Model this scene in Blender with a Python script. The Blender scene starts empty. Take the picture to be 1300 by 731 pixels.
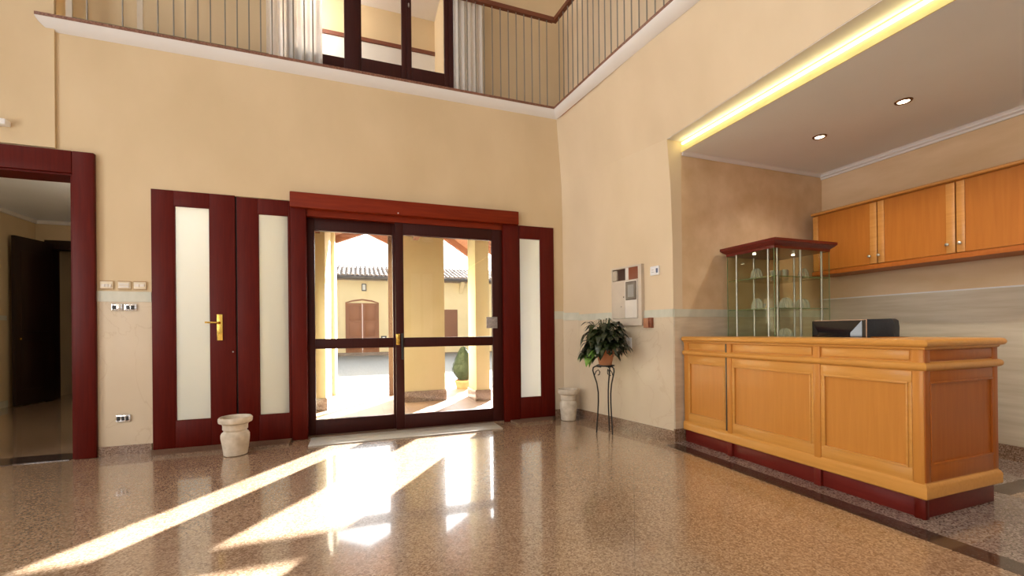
import bpy, bmesh, math, random
from mathutils import Vector, Matrix
random.seed(7)
PI = math.pi
SC = bpy.context.scene
COL = SC.collection

# ------------------------------------------------------------------ materials
def new_mat(name):
    m = bpy.data.materials.new(name); m.use_nodes = True
    nt = m.node_tree; nt.nodes.clear()
    out = nt.nodes.new('ShaderNodeOutputMaterial')
    return m, nt, out

def N(nt, t, **kw):
    n = nt.nodes.new(t)
    for k, v in kw.items():
        if k in n.inputs: n.inputs[k].default_value = v
        else: setattr(n, k, v)
    return n

def coords(nt, scale=(1, 1, 1), rot=(0, 0, 0)):
    tc = N(nt, 'ShaderNodeTexCoord'); mp = N(nt, 'ShaderNodeMapping')
    mp.inputs['Scale'].default_value = scale; mp.inputs['Rotation'].default_value = rot
    nt.links.new(tc.outputs['Object'], mp.inputs['Vector'])
    return mp.outputs['Vector']

def rgba(c): return (c[0], c[1], c[2], 1)

def ramp(nt, fac, stops):
    r = N(nt, 'ShaderNodeValToRGB')
    els = r.color_ramp.elements
    while len(els) < len(stops): els.new(0.5)
    for e, (p, c) in zip(els, stops): e.position = p; e.color = rgba(c)
    nt.links.new(fac, r.inputs['Fac'])
    return r.outputs['Color']

def principled(nt, out, rough=.5, metal=0, spec=.5, coat=0, coat_rough=.05):
    b = N(nt, 'ShaderNodeBsdfPrincipled')
    b.inputs['Roughness'].default_value = rough
    b.inputs['Metallic'].default_value = metal
    b.inputs['Specular IOR Level'].default_value = spec
    b.inputs['Coat Weight'].default_value = coat
    b.inputs['Coat Roughness'].default_value = coat_rough
    nt.links.new(b.outputs[0], out.inputs[0])
    return b

def bump(nt, b, h, strength=.1, dist=.01):
    n = N(nt, 'ShaderNodeBump'); n.inputs['Strength'].default_value = strength; n.inputs['Distance'].default_value = dist
    nt.links.new(h, n.inputs['Height']); nt.links.new(n.outputs[0], b.inputs['Normal'])

def mottled(name, a, c, rough=.6, scale=6, stretch=(1, 1, 1), metal=0, spec=.5, coat=0, bmp=0, detail=4, lo=.3, hi=.7, rot=(0, 0, 0), bdist=.003):
    m, nt, out = new_mat(name)
    b = principled(nt, out, rough, metal, spec, coat)
    no = N(nt, 'ShaderNodeTexNoise'); no.inputs['Scale'].default_value = scale; no.inputs['Detail'].default_value = detail
    nt.links.new(coords(nt, stretch, rot), no.inputs['Vector'])
    nt.links.new(ramp(nt, no.outputs['Fac'], [(lo, a), (hi, c)]), b.inputs['Base Color'])
    if bmp: bump(nt, b, no.outputs['Fac'], bmp, bdist)
    return m

def wood(name, a, c, rough=.35, along='Z', scale=9, coat=.15, spec=.4):
    st = {'Z': (6, 6, .35), 'X': (.35, 6, 6), 'Y': (6, .35, 6)}[along]
    m, nt, out = new_mat(name)
    b = principled(nt, out, rough, 0, spec, coat, .12)
    v = coords(nt, st)
    n1 = N(nt, 'ShaderNodeTexNoise'); n1.inputs['Scale'].default_value = scale; n1.inputs['Detail'].default_value = 6; n1.inputs['Distortion'].default_value = .4
    nt.links.new(v, n1.inputs['Vector'])
    nt.links.new(ramp(nt, n1.outputs['Fac'], [(.25, a), (.75, c)]), b.inputs['Base Color'])
    bump(nt, b, n1.outputs['Fac'], .04, .002)
    return m

def granite(name, cols, scale=110, rough=.1, spec=.6, coat=.6, joints=False, coat_rough=.03):
    m, nt, out = new_mat(name)
    b = principled(nt, out, rough, 0, spec, coat, coat_rough)
    v = coords(nt)
    vo = N(nt, 'ShaderNodeTexVoronoi'); vo.inputs['Scale'].default_value = scale
    nt.links.new(v, vo.inputs['Vector'])
    sep = N(nt, 'ShaderNodeSeparateColor'); nt.links.new(vo.outputs['Color'], sep.inputs[0])
    c1 = ramp(nt, sep.outputs[0], [(0, cols[0]), (.3, cols[1]), (.65, cols[2]), (1, cols[3])])
    no = N(nt, 'ShaderNodeTexNoise'); no.inputs['Scale'].default_value = 1.3; no.inputs['Detail'].default_value = 3
    nt.links.new(v, no.inputs['Vector'])
    mx = N(nt, 'ShaderNodeMix', data_type='RGBA', blend_type='MULTIPLY'); mx.inputs[0].default_value = 1
    nt.links.new(c1, mx.inputs[6])
    nt.links.new(ramp(nt, no.outputs['Fac'], [(.3, (.88, .86, .84)), (.7, (1, 1, 1))]), mx.inputs[7])
    col = mx.outputs[2]
    if joints:
        br = N(nt, 'ShaderNodeTexBrick'); br.offset = 0
        for k, vv in (('Scale', 1.0), ('Mortar Size', .0016), ('Brick Width', .9), ('Row Height', .9)): br.inputs[k].default_value = vv
        br.inputs['Color1'].default_value = (1, 1, 1, 1); br.inputs['Color2'].default_value = (1, 1, 1, 1); br.inputs['Mortar'].default_value = (.6, .55, .5, 1)
        nt.links.new(coords(nt, (1, 1, 1), (0, 0, .62)), br.inputs['Vector'])
        m2 = N(nt, 'ShaderNodeMix', data_type='RGBA', blend_type='MULTIPLY'); m2.inputs[0].default_value = 1
        nt.links.new(col, m2.inputs[6]); nt.links.new(br.outputs['Color'], m2.inputs[7]); col = m2.outputs[2]
    nt.links.new(col, b.inputs['Base Color'])
    return m

def marble(name, base, vein, rough=.3, scale=1.6, width=.02):
    m, nt, out = new_mat(name)
    b = principled(nt, out, rough, 0, .4, .1)
    v = coords(nt, (1, 1, .7))
    no = N(nt, 'ShaderNodeTexNoise'); no.inputs['Scale'].default_value = scale; no.inputs['Detail'].default_value = 5; no.inputs['Distortion'].default_value = .8
    nt.links.new(v, no.inputs['Vector'])
    s = N(nt, 'ShaderNodeMath', operation='SUBTRACT'); s.inputs[1].default_value = .5; nt.links.new(no.outputs['Fac'], s.inputs[0])
    a = N(nt, 'ShaderNodeMath', operation='ABSOLUTE'); nt.links.new(s.outputs[0], a.inputs[0])
    veins = ramp(nt, a.outputs[0], [(0, vein), (width, base)])
    n2 = N(nt, 'ShaderNodeTexNoise'); n2.inputs['Scale'].default_value = 3.5; n2.inputs['Detail'].default_value = 4
    nt.links.new(v, n2.inputs['Vector'])
    mx = N(nt, 'ShaderNodeMix', data_type='RGBA', blend_type='MULTIPLY'); mx.inputs[0].default_value = 1
    nt.links.new(veins, mx.inputs[6]); nt.links.new(ramp(nt, n2.outputs['Fac'], [(.3, (.93, .92, .9)), (.7, (1, 1, 1))]), mx.inputs[7])
    nt.links.new(mx.outputs[2], b.inputs['Base Color'])
    return m

def clear_glass(name, tint=(.97, .98, .97), ior=1.45, frost=0):
    m, nt, out = new_mat(name)
    tr = N(nt, 'ShaderNodeBsdfTransparent'); tr.inputs['Color'].default_value = rgba(tint)
    gl = N(nt, 'ShaderNodeBsdfGlossy'); gl.inputs['Roughness'].default_value = .02
    lw = N(nt, 'ShaderNodeLayerWeight'); lw.inputs['Blend'].default_value = .5
    p5 = N(nt, 'ShaderNodeMath', operation='POWER'); p5.inputs[1].default_value = 5
    f0 = ((ior - 1) / (ior + 1)) ** 2
    ma = N(nt, 'ShaderNodeMath', operation='MULTIPLY_ADD'); ma.inputs[1].default_value = .7; ma.inputs[2].default_value = f0
    mx = N(nt, 'ShaderNodeMixShader')
    nt.links.new(lw.outputs['Facing'], p5.inputs[0]); nt.links.new(p5.outputs[0], ma.inputs[0])
    nt.links.new(ma.outputs[0], mx.inputs[0]); nt.links.new(tr.outputs[0], mx.inputs[1]); nt.links.new(gl.outputs[0], mx.inputs[2])
    nt.links.new(mx.outputs[0], out.inputs[0])
    return m

def frosted_glass(name):
    m, nt, out = new_mat(name)
    tl = N(nt, 'ShaderNodeBsdfTranslucent'); tl.inputs['Color'].default_value = (.82, .87, .89, 1)
    df = N(nt, 'ShaderNodeBsdfDiffuse'); df.inputs['Color'].default_value = (.8, .8, .76, 1)
    gl = N(nt, 'ShaderNodeBsdfGlossy'); gl.inputs['Roughness'].default_value = .25
    m1 = N(nt, 'ShaderNodeMixShader'); m1.inputs[0].default_value = .25
    m2 = N(nt, 'ShaderNodeMixShader'); m2.inputs[0].default_value = .05
    nt.links.new(tl.outputs[0], m1.inputs[1]); nt.links.new(df.outputs[0], m1.inputs[2])
    nt.links.new(m1.outputs[0], m2.inputs[1]); nt.links.new(gl.outputs[0], m2.inputs[2])
    nt.links.new(m2.outputs[0], out.inputs[0])
    return m

def sheer(name, col=(.95, .94, .92), trans=.06):
    m, nt, out = new_mat(name)
    tl = N(nt, 'ShaderNodeBsdfTranslucent'); tl.inputs['Color'].default_value = rgba(col)
    df = N(nt, 'ShaderNodeBsdfDiffuse'); df.inputs['Color'].default_value = rgba(col)
    tr = N(nt, 'ShaderNodeBsdfTransparent')
    m1 = N(nt, 'ShaderNodeMixShader'); m1.inputs[0].default_value = .5
    m2 = N(nt, 'ShaderNodeMixShader'); m2.inputs[0].default_value = trans
    nt.links.new(tl.outputs[0], m1.inputs[1]); nt.links.new(df.outputs[0], m1.inputs[2])
    nt.links.new(m1.outputs[0], m2.inputs[1]); nt.links.new(tr.outputs[0], m2.inputs[2])
    nt.links.new(m2.outputs[0], out.inputs[0])
    return m

def emit(name, col, strength):
    m, nt, out = new_mat(name)
    e = N(nt, 'ShaderNodeEmission'); e.inputs['Color'].default_value = rgba(col); e.inputs['Strength'].default_value = strength
    nt.links.new(e.outputs[0], out.inputs[0])
    return m

def plain(name, c, rough=.5, metal=0, spec=.5, coat=0, var=.06):
    a = tuple(x * (1 - var) for x in c); b = tuple(min(1, x * (1 + var)) for x in c)
    return mottled(name, a, b, rough, 8, metal=metal, spec=spec, coat=coat)

M = {}
M['plaster'] = mottled('cream_plaster', (.615, .485, .305), (.675, .54, .35), .75, 2.2, (1, 1, .6), bmp=.03, spec=.25)
M['plaster_lit'] = mottled('cream_plaster_lit', (.64, .52, .36), (.70, .575, .41), .75, 2.2, (1, 1, .6), bmp=.03, spec=.25)  # paler copy of the plaster, with daylight on the right wall put in
M['plaster_pale'] = mottled('pale_plaster', (.65, .52, .36), (.71, .575, .41), .7, 2.5, (1, 1, .6), spec=.25)
M['sponged'] = mottled('sponged_plaster', (.60, .42, .24), (.72, .54, .35), .6, 5, (1, .35, 1), detail=6, rot=(.5, 0, 0), spec=.3)
M['white'] = mottled('white_plaster', (.72, .70, .68), (.76, .74, .72), .7, 2, spec=.25)
M['ceiling'] = mottled('ceiling_paint', (.80, .86, .93), (.83, .89, .96), .7, 2, spec=.2)
M['band'] = mottled('pale_stone_band', (.52, .53, .44), (.60, .60, .51), .35, 14, (1, 1, .5))
M['marble'] = marble('cream_marble', (.66, .56, .42), (.60, .49, .35), .35, 2.4, .009)
M['marble_niche'] = mottled('striated_marble', (.50, .42, .31), (.62, .54, .42), .22, 4, (1, .5, 6), coat=.3, detail=6)
M['granite'] = granite('speckled_granite', [(.215, .135, .080), (.325, .215, .135), (.40, .28, .185), (.53, .40, .285)], 130, .24, .7, .9, True, .055)
M['granite_grey'] = granite('rose_grey_granite', [(.10, .075, .065), (.21, .16, .14), (.30, .24, .21), (.4, .34, .3)], 130, .12, .5, .5)
M['granite_dark'] = granite('dark_granite', [(.018, .011, .009), (.045, .028, .022), (.075, .05, .04), (.14, .1, .08)], 130, .12, .5, .4)
M['granite_skirt'] = granite('brown_granite', [(.10, .055, .03), (.19, .11, .065), (.28, .175, .115), (.38, .27, .2)], 150, .25, .5, .2)
M['nosing'] = granite('red_granite', [(.10, .035, .02), (.18, .07, .04), (.26, .11, .07), (.34, .19, .13)], 160, .3, .4, 0)
M['mahogany'] = wood('mahogany', (.074, .0035, .0016), (.104, .0065, .0024), .42, 'Z', coat=0, spec=.16)
M['mahogany_x'] = wood('mahogany_across', (.155, .014, .003), (.22, .025, .005), .42, 'X', coat=0, spec=.16)
M['dark_frame'] = wood('dark_brown_frame', (.030, .005, .004), (.046, .008, .006), .42, 'Z', coat=0, spec=.2)
M['very_dark'] = wood('very_dark_wood', (.012, .004, .003), (.02, .007, .005), .4, 'Z')
M['beech'] = wood('orange_beech', (.50, .20, .034), (.56, .235, .044), .35, 'Z', 7, coat=.1, spec=.25)
M['beech_y'] = wood('orange_beech_along', (.54, .245, .048), (.62, .30, .07), .33, 'Y', 7, coat=.12, spec=.25)
M['beech_x'] = wood('orange_beech_across', (.53, .24, .048), (.61, .295, .07), .33, 'X', 7, coat=.12, spec=.25)
M['beech_red_shaded'] = wood('red_shaded_beech', (.34, .092, .013), (.40, .118, .018), .38, 'Z', 7, coat=.05, spec=.2)  # redder, darker copy of the beech; shade on the counter end put into it
M['plinth'] = wood('red_plinth', (.11, .008, .005), (.15, .014, .009), .42, 'Y', coat=.05, spec=.2)
M['cabinet'] = wood('amber_veneer', (.38, .125, .017), (.44, .155, .024), .36, 'Z', 7, coat=.08, spec=.22)
M['cabinet_y'] = wood('amber_veneer_along', (.47, .20, .042), (.58, .27, .065), .33, 'Y', 7, coat=.25)
M['cap'] = wood('red_cap', (.10, .008, .006), (.15, .014, .009), .28, 'X', coat=.3)
M['brass'] = plain('brass', (.78, .52, .12), .25, 1)
M['chrome'] = plain('chrome', (.75, .75, .76), .18, 1)
M['steel'] = plain('brushed_steel', (.42, .41, .39), .32, 1)
M['rod'] = plain('grey_rod', (.23, .21, .18), .4, .4)
M['flatbar'] = plain('beige_flat_bar', (.50, .43, .34), .5)
M['green_rail'] = plain('greenish_channel', (.10, .11, .05), .5)
M['handrail'] = wood('handrail_wood', (.12, .03, .012), (.18, .05, .02), .35, 'X')
M['iron'] = plain('black_iron', (.012, .011, .010), .45, .3)
M['terracotta'] = mottled('terracotta', (.46, .19, .085), (.58, .27, .13), .75, 9, bmp=.05)
M['soil'] = mottled('soil', (.03, .02, .012), (.06, .04, .025), .9, 40)
M['urn'] = mottled('weathered_stone', (.50, .43, .33), (.72, .65, .54), .85, 14, bmp=.25, bdist=.004)
M['leaf'] = mottled('dark_leaf', (.008, .015, .005), (.024, .036, .010), .28, 9, spec=.6)
M['leaf_light'] = mottled('young_leaf', (.10, .22, .03), (.17, .33, .06), .35, 9)
M['vine'] = plain('stem_green', (.05, .07, .02), .5)
M['boxwood'] = mottled('clipped_boxwood', (.012, .024, .007), (.036, .055, .018), .6, 30)
M['glass'] = clear_glass('clear_pane', (.98, .985, .98), 1.22)
M['glass_green'] = clear_glass('green_tinted_pane', (.955, .966, .905), 1.3)
M['glass_edge'] = mottled('glass_edge', (.10, .16, .07), (.15, .22, .10), .15, 8)
M['crystal'] = None
M['frosted'] = frosted_glass('frosted_pane')
M['sheer'] = sheer('sheer_curtain')
M['black_gloss'] = plain('black_gloss', (.008, .008, .010), .12, coat=.5)
M['black_leather'] = mottled('black_leather', (.010, .010, .013), (.018, .018, .022), .42, 60, bmp=.1)
M['beige_plastic'] = plain('beige_plastic', (.58, .36, .24), .5)
M['ivory'] = plain('ivory_plastic', (.74, .66, .50), .4)
M['shadowline'] = plain('tan_shade_line', (.42, .26, .12), .5)  # brown shade lines along the switch plates, drawn as coloured strips
M['white_plastic'] = plain('white_plastic', (.82, .83, .85), .4)
M['blue_grey'] = plain('blue_grey_display', (.10, .13, .22), .3)
M['fascia'] = plain('yellow_fascia', (.80, .70, .30), .6)
M['print_grey'] = plain('printed_grey', (.30, .29, .28), .5)
M['panel'] = plain('cream_metal', (.58, .50, .41), .45)
M['panel_light'] = plain('pale_metal', (.72, .67, .61), .4)
M['brown_box'] = plain('brown_box', (.20, .055, .022), .45)
M['tan_box'] = plain('pale_brown_box', (.42, .19, .10), .5)
M['dark_slot'] = plain('dark_slot', (.055, .022, .012), .6)
M['grey_screen'] = mottled('grey_screen', (.13, .11, .09), (.22, .19, .16), .3, 10, (1, 1, .4))
M['grille'] = plain('black_module', (.02, .02, .02), .4)
M['sticker'] = mottled('grey_sticker', (.22, .20, .20), (.38, .35, .34), .6, 60)
M['mat'] = mottled('grey_mat', (.40, .38, .34), (.47, .45, .41), .7, 60)
M['threshold'] = granite('threshold_granite', [(.10, .055, .03), (.17, .10, .06), (.23, .15, .10), (.32, .23, .17)], 150, .3, .4, .1)
M['ext_yellow'] = mottled('yellow_render', (.57, .51, .33), (.61, .55, .37), .8, 3, spec=.2)
M['ext_cream'] = mottled('cream_render', (.80, .68, .42), (.85, .73, .47), .8, 2, spec=.2)
M['tile_out'] = None
M['gravel'] = mottled('pale_gravel', (.14, .138, .134), (.31, .305, .295), .9, 26, bmp=.6, detail=8, bdist=.01)
M['roof_tile'] = mottled('weathered_roof_tile', (.26, .19, .16), (.46, .39, .35), .85, 5)
M['gutter'] = plain('dark_gutter', (.06, .05, .05), .5)
M['old_door'] = wood('old_panelled_door', (.20, .075, .033), (.28, .11, .05), .5, 'Z', 5, coat=0)
M['timber'] = wood('porch_timber', (.15, .055, .03), (.24, .10, .06), .6, 'X', 6, coat=0)
M['timber_y'] = wood('porch_boards', (.20, .085, .045), (.30, .14, .08), .6, 'Y', 6, coat=0)
M['post_wood'] = wood('weathered_post', (.07, .04, .028), (.11, .065, .045), .7, 'Z', coat=0, spec=.1)
M['shutter'] = plain('brown_shutter', (.22, .10, .06), .6)
M['plaque'] = plain('dark_plaque', (.04, .04, .05), .5)
M['lamp_grey'] = plain('lamp_housing', (.12, .12, .12), .5)
M['lamp_glass'] = plain('lamp_diffuser', (.7, .72, .7), .3)
M['led'] = emit('warm_led_strip', (1, .86, .42), 9)
M['bulb'] = emit('halogen_bulb', (1, .86, .6), 14)
M['bronze'] = plain('bronze_ring', (.16, .08, .04), .35, .8)
M['dark_room'] = plain('unlit_room_dark', (.02, .022, .028), .8)  # near-black walls: the dark of the unlit room is put into their colour

def tiles():
    m, nt, out = new_mat('terracotta_paving')
    b = principled(nt, out, .5, 0, .4)
    br = N(nt, 'ShaderNodeTexBrick'); br.offset = 0
    for k, v in (('Scale', 1.0), ('Mortar Size', .006), ('Brick Width', .33), ('Row Height', .33)): br.inputs[k].default_value = v
    br.inputs['Color1'].default_value = (.31, .20, .15, 1); br.inputs['Color2'].default_value = (.35, .235, .175, 1); br.inputs['Mortar'].default_value = (.25, .17, .13, 1)
    nt.links.new(coords(nt), br.inputs['Vector']); nt.links.new(br.outputs['Color'], b.inputs['Base Color'])
    return m
M['tile_out'] = tiles()

def crystal():
    m, nt, out = new_mat('cut_crystal')
    tr = N(nt, 'ShaderNodeBsdfTransparent'); tr.inputs['Color'].default_value = (.88, .9, .84, 1)
    gl = N(nt, 'ShaderNodeBsdfGlossy'); gl.inputs['Roughness'].default_value = .05
    df = N(nt, 'ShaderNodeBsdfDiffuse'); df.inputs['Color'].default_value = (.75, .76, .68, 1)
    lw = N(nt, 'ShaderNodeLayerWeight'); lw.inputs['Blend'].default_value = .45
    m1 = N(nt, 'ShaderNodeMixShader'); m2 = N(nt, 'ShaderNodeMixShader'); m2.inputs[0].default_value = .32
    nt.links.new(lw.outputs['Facing'], m1.inputs[0]); nt.links.new(tr.outputs[0], m1.inputs[1]); nt.links.new(gl.outputs[0], m1.inputs[2])
    nt.links.new(m1.outputs[0], m2.inputs[1]); nt.links.new(df.outputs[0], m2.inputs[2])
    nt.links.new(m2.outputs[0], out.inputs[0])
    return m
M['crystal'] = crystal()

# ------------------------------------------------------------------ mesh helpers
class MB:
    def __init__(s): s.bm = bmesh.new()
    def box(s, x0, x1, y0, y1, z0, z1, bev=0, mtx=None):
        r = bmesh.ops.create_cube(s.bm, size=1)
        vs = r['verts']
        T = Matrix.Translation(((x0 + x1) / 2, (y0 + y1) / 2, (z0 + z1) / 2)) @ Matrix.Diagonal((abs(x1 - x0), abs(y1 - y0), abs(z1 - z0), 1))
        bmesh.ops.transform(s.bm, matrix=T, verts=vs)
        if bev:
            es = list({e for v in vs for e in v.link_edges})
            rr = bmesh.ops.bevel(s.bm, geom=es, offset=bev, segments=2, affect='EDGES', profile=.5)
            vs = list({v for f in rr['faces'] for v in f.verts} | {v for v in vs if v.is_valid})
        if mtx is not None: bmesh.ops.transform(s.bm, matrix=mtx, verts=[v for v in vs if v.is_valid])
        return s
    def face(s, pts):
        s.bm.faces.new([s.bm.verts.new(p) for p in pts]); return s
    def prism(s, pts, axis, a, b):
        def mk(p, t):
            return {'X': (t, p[0], p[1]), 'Y': (p[0], t, p[1]), 'Z': (p[0], p[1], t)}[axis]
        A = [s.bm.verts.new(mk(p, a)) for p in pts]; B = [s.bm.verts.new(mk(p, b)) for p in pts]
        n = len(pts)
        s.bm.faces.new(A); s.bm.faces.new(B[::-1])
        for i in range(n): s.bm.faces.new([A[i], A[(i + 1) % n], B[(i + 1) % n], B[i]])
        return s
    def loft(s, rows, close_u=False, caps=False):
        V = [[s.bm.verts.new(p) for p in r] for r in rows]
        n = len(V[0])
        for i in range(len(V) - 1):
            for j in range(n if close_u else n - 1):
                s.bm.faces.new([V[i][j], V[i][(j + 1) % n], V[i + 1][(j + 1) % n], V[i + 1][j]])
        if caps:
            s.bm.faces.new(V[0][::-1]); s.bm.faces.new(V[-1])
        return s
    def lathe(s, prof, c=(0, 0, 0), seg=32, caps=True, wob=0):
        rows = []
        for (r, z) in prof:
            rows.append([(c[0] + r * (1 + wob * math.sin(3 * a + z * 20)) * math.cos(a), c[1] + r * (1 + wob * math.sin(3 * a + z * 20)) * math.sin(a), c[2] + z) for a in [2 * PI * k / seg for k in range(seg)]])
        return s.loft(rows, True, caps)
    def tube(s, pts, r, seg=8, caps=True):
        pts = [Vector(p) for p in pts]
        rows = []; prev = None
        for i, p in enumerate(pts):
            d = (pts[min(i + 1, len(pts) - 1)] - pts[max(i - 1, 0)]).normalized()
            if prev is None:
                u = d.orthogonal().normalized()
            else:
                u = (prev - d * prev.dot(d)).normalized()
            prev = u; w = d.cross(u)
            rr = r[i] if isinstance(r, (list, tuple)) else r
            rows.append([p + (u * math.cos(a) + w * math.sin(a)) * rr for a in [2 * PI * k / seg for k in range(seg)]])
        return s.loft(rows, True, caps)
    def build(s, name, mat, parent=None, off=None, smooth=True, ang=.65):
        bm = s.bm
        bmesh.ops.recalc_face_normals(bm, faces=bm.faces[:])
        if off is not None: bmesh.ops.translate(bm, vec=-Vector(off), verts=bm.verts[:])
        me = bpy.data.meshes.new(name); bm.to_mesh(me); bm.free()
        me.materials.append(M[mat] if isinstance(mat, str) else mat)
        if smooth:
            me.shade_smooth(); me.set_sharp_from_angle(angle=ang)
        o = bpy.data.objects.new(name, me); COL.objects.link(o)
        if parent is not None: o.parent = parent
        return o

def boxes(*bs, bev=0):
    m = MB()
    for b in bs: m.box(*b, bev=bev)
    return m

def tag(o, label, cat, group=None, kind=None):
    o['label'] = label; o['category'] = cat
    if group: o['group'] = group
    if kind: o['kind'] = kind
    return o
def thing(name, label, cat, loc, rotz=0, group=None):
    o = bpy.data.objects.new(name, None); COL.objects.link(o)
    o.location = loc; o.rotation_euler = (0, 0, rotz); o.empty_display_size = .1
    return tag(o, label, cat, group)
def struct(o, label=None, cat=None):
    o['kind'] = 'structure'
    if label: o['label'] = label; o['category'] = cat
    return o
def single(mb, name, mat, label, cat, group=None, loc=(0, 0, 0), ang=.65):
    """a thing that is one mesh, built in world coordinates around loc"""
    o = mb.build(name, mat, None, loc, ang=ang); o.location = loc
    return tag(o, label, cat, group)
def dup(root, loc, label=None, group=None, rotz=None):
    r = root.copy(); COL.objects.link(r); r.location = loc
    if rotz is not None: r.rotation_euler = (0, 0, rotz)
    if label: r['label'] = label
    if group: r['group'] = group
    for ch in list(root.children):
        c = ch.copy(); COL.objects.link(c); c.parent = r
        for g in list(ch.children):
            d = g.copy(); COL.objects.link(d); d.parent = c
    return r
def wall_cells(a0, a1, z0, z1, holes):
    """rectangles (a0,a1,z0,z1) of a wall minus holes"""
    xs = sorted({a0, a1, *[h[0] for h in holes], *[h[1] for h in holes]})
    out = []
    for i in range(len(xs) - 1):
        l, r = xs[i], xs[i + 1]; z = z0
        for h in sorted([h for h in holes if h[0] < r - 1e-6 and h[1] > l + 1e-6], key=lambda h: h[2]):
            if h[2] > z + 1e-6: out.append((l, r, z, h[2]))
            z = max(z, h[3])
        if z < z1 - 1e-6: out.append((l, r, z, z1))
    return out

# ------------------------------------------------------------------ camera
H = 1.08
pitch, roll, yaw = math.radians(.0935), math.radians(.59), math.radians(19.84)
Rx = Matrix(((1, 0, 0), (0, math.cos(pitch), -math.sin(pitch)), (0, math.sin(pitch), math.cos(pitch))))
Ry = Matrix(((math.cos(roll), 0, math.sin(roll)), (0, 1, 0), (-math.sin(roll), 0, math.cos(roll))))
Rz = Matrix(((math.cos(yaw), math.sin(yaw), 0), (-math.sin(yaw), math.cos(yaw), 0), (0, 0, 1)))
Wm = Rz @ Rx @ Ry
right, fwd, up = Wm.col[0], Wm.col[1], Wm.col[2]
cam = bpy.data.cameras.new('camera'); co = bpy.data.objects.new('camera', cam); COL.objects.link(co)
co.matrix_world = Matrix(((right[0], up[0], -fwd[0], 0), (right[1], up[1], -fwd[1], 0), (right[2], up[2], -fwd[2], H), (0, 0, 0, 1)))
cam.sensor_fit = 'HORIZONTAL'; cam.sensor_width = 36; cam.lens = 36 * 544.06 / 1300
cam.shift_y = (419.07 - 365.5) / 1300
cam.clip_start = .05; cam.clip_end = 300
SC.camera = co

YW = 4.83       # inner face of the entrance wall
CE = 6.8        # hall ceiling

# ------------------------------------------------------------------ room shell
struct(boxes((-4.4, 5.2, -5.7, 5.05, -.12, 0)).build('floor', 'granite'))
struct(boxes((-4.4, 5.2, -5.7, 6.2, CE, CE + .15)).build('ceiling', 'white'))

# entrance wall (to gallery level); openings: dim room, door, sidelight, sliding doors, sidelight
holes = [(-3.30, -2.335, 0, 2.49), (-1.772, -.625, 0, 2.42), (-.625, 1.825, 0, 2.42), (1.825, 2.298, 0, 2.35)]
m = MB()
for (l, r, a, b) in wall_cells(-4.3, 2.9, 0, 3.72, holes): m.box(l, r, YW, YW + .22, a, b)
struct(m.build('wall_back', 'plaster', smooth=False))
# shallow pier above the doorway, running up past the gallery
struct(boxes((-4.3, -2.44, YW - .02, YW + .01, 2.70, CE)).build('trim_1', 'plaster'))
# wall right of the entrance: small splay, then skewed run to the alcove, leaning out to the gallery cornice
low = [(2.43, 4.83), (2.60, 4.74), (2.87, 3.36)]
m = MB()
rows = [[(2.43, 4.83, 0), (2.60, 4.74, 0), (2.735, 4.05, 0), (2.87, 3.36, 0)],
        [(2.43, 4.83, 1.3), (2.60, 4.74, 1.3), (2.735, 4.05, 1.3), (2.87, 3.36, 1.3)],
        [(2.43, 4.83, 1.9), (2.585, 4.745, 1.9), (2.72, 4.05, 1.9), (2.868, 3.36, 1.9)],
        [(2.43, 4.83, 2.45), (2.54, 4.75, 2.45), (2.69, 4.05, 2.45), (2.852, 3.36, 2.45)],
        [(2.42, 4.83, 2.91), (2.48, 4.76, 2.91), (2.64, 4.05, 2.91), (2.815, 3.36, 2.91)]]
m.loft(rows)
m.loft([[(r[3][0], 3.36, r[3][2]), (2.98, 3.36, r[3][2]), (2.98, 5.0, r[3][2]), (2.43, 5.0, r[3][2])] for r in rows])
struct(m.build('wall_right', 'plaster_lit', ang=1.0))
# wall above the alcove opening
top = [(2.36, 4.83), (2.395, 4.72), (2.455, 4.05), (2.51, 3.43), (2.604, 2.7), (2.70, 1.8), (2.93, 0), (3.1, -2)]
mid = [(2.42, 4.83), (2.48, 4.76), (2.64, 4.05), (2.815, 3.36), (2.795, 2.7), (2.77, 1.8), (2.77, 0), (2.77, -2)]
rows = []
for t in (0, .25, .5, .75, 1):
    rows.append([(a[0] * t + b[0] * (1 - t), a[1] * t + b[1] * (1 - t), 2.91 + .81 * t) for a, b in zip(top, mid)])
m = MB().loft(rows)
m.loft([[(x, y, 2.91) for x, y in mid[3:]], [(2.99, y, 2.91) for x, y in mid[3:]]])
m.loft([[(2.99, y, 2.91) for x, y in mid[3:]], [(2.99, y, 3.72) for x, y in mid[3:]]])
struct(m.build('wall_right_upper', 'plaster_lit', ang=1.2))
struct(MB().prism([(x + .004, y) for x, y in mid[3:]] + [(2.985, -2), (2.985, 3.36)], 'Z', 2.905, 2.912).build('trim_27', 'white'))
# alcove
struct(boxes((2.98, 5.2, 3.36, 3.5, 0, 3.0)).build('wall_alcove_side', 'sponged'))
struct(boxes((4.95, 5.15, -2, 3.36, 0, 3.0)).build('wall_alcove_back', 'sponged'))
struct(boxes((2.8, 5.2, -2.15, -2, 0, 3.8)).build('wall_alcove_end', 'sponged'))
struct(boxes((2.985, 4.95, -2, 3.36, 2.80, 2.90), (2.99, 5.1, -2, 3.36, 3.0, 3.05)).build('ceiling_alcove', 'ceiling'))
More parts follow.
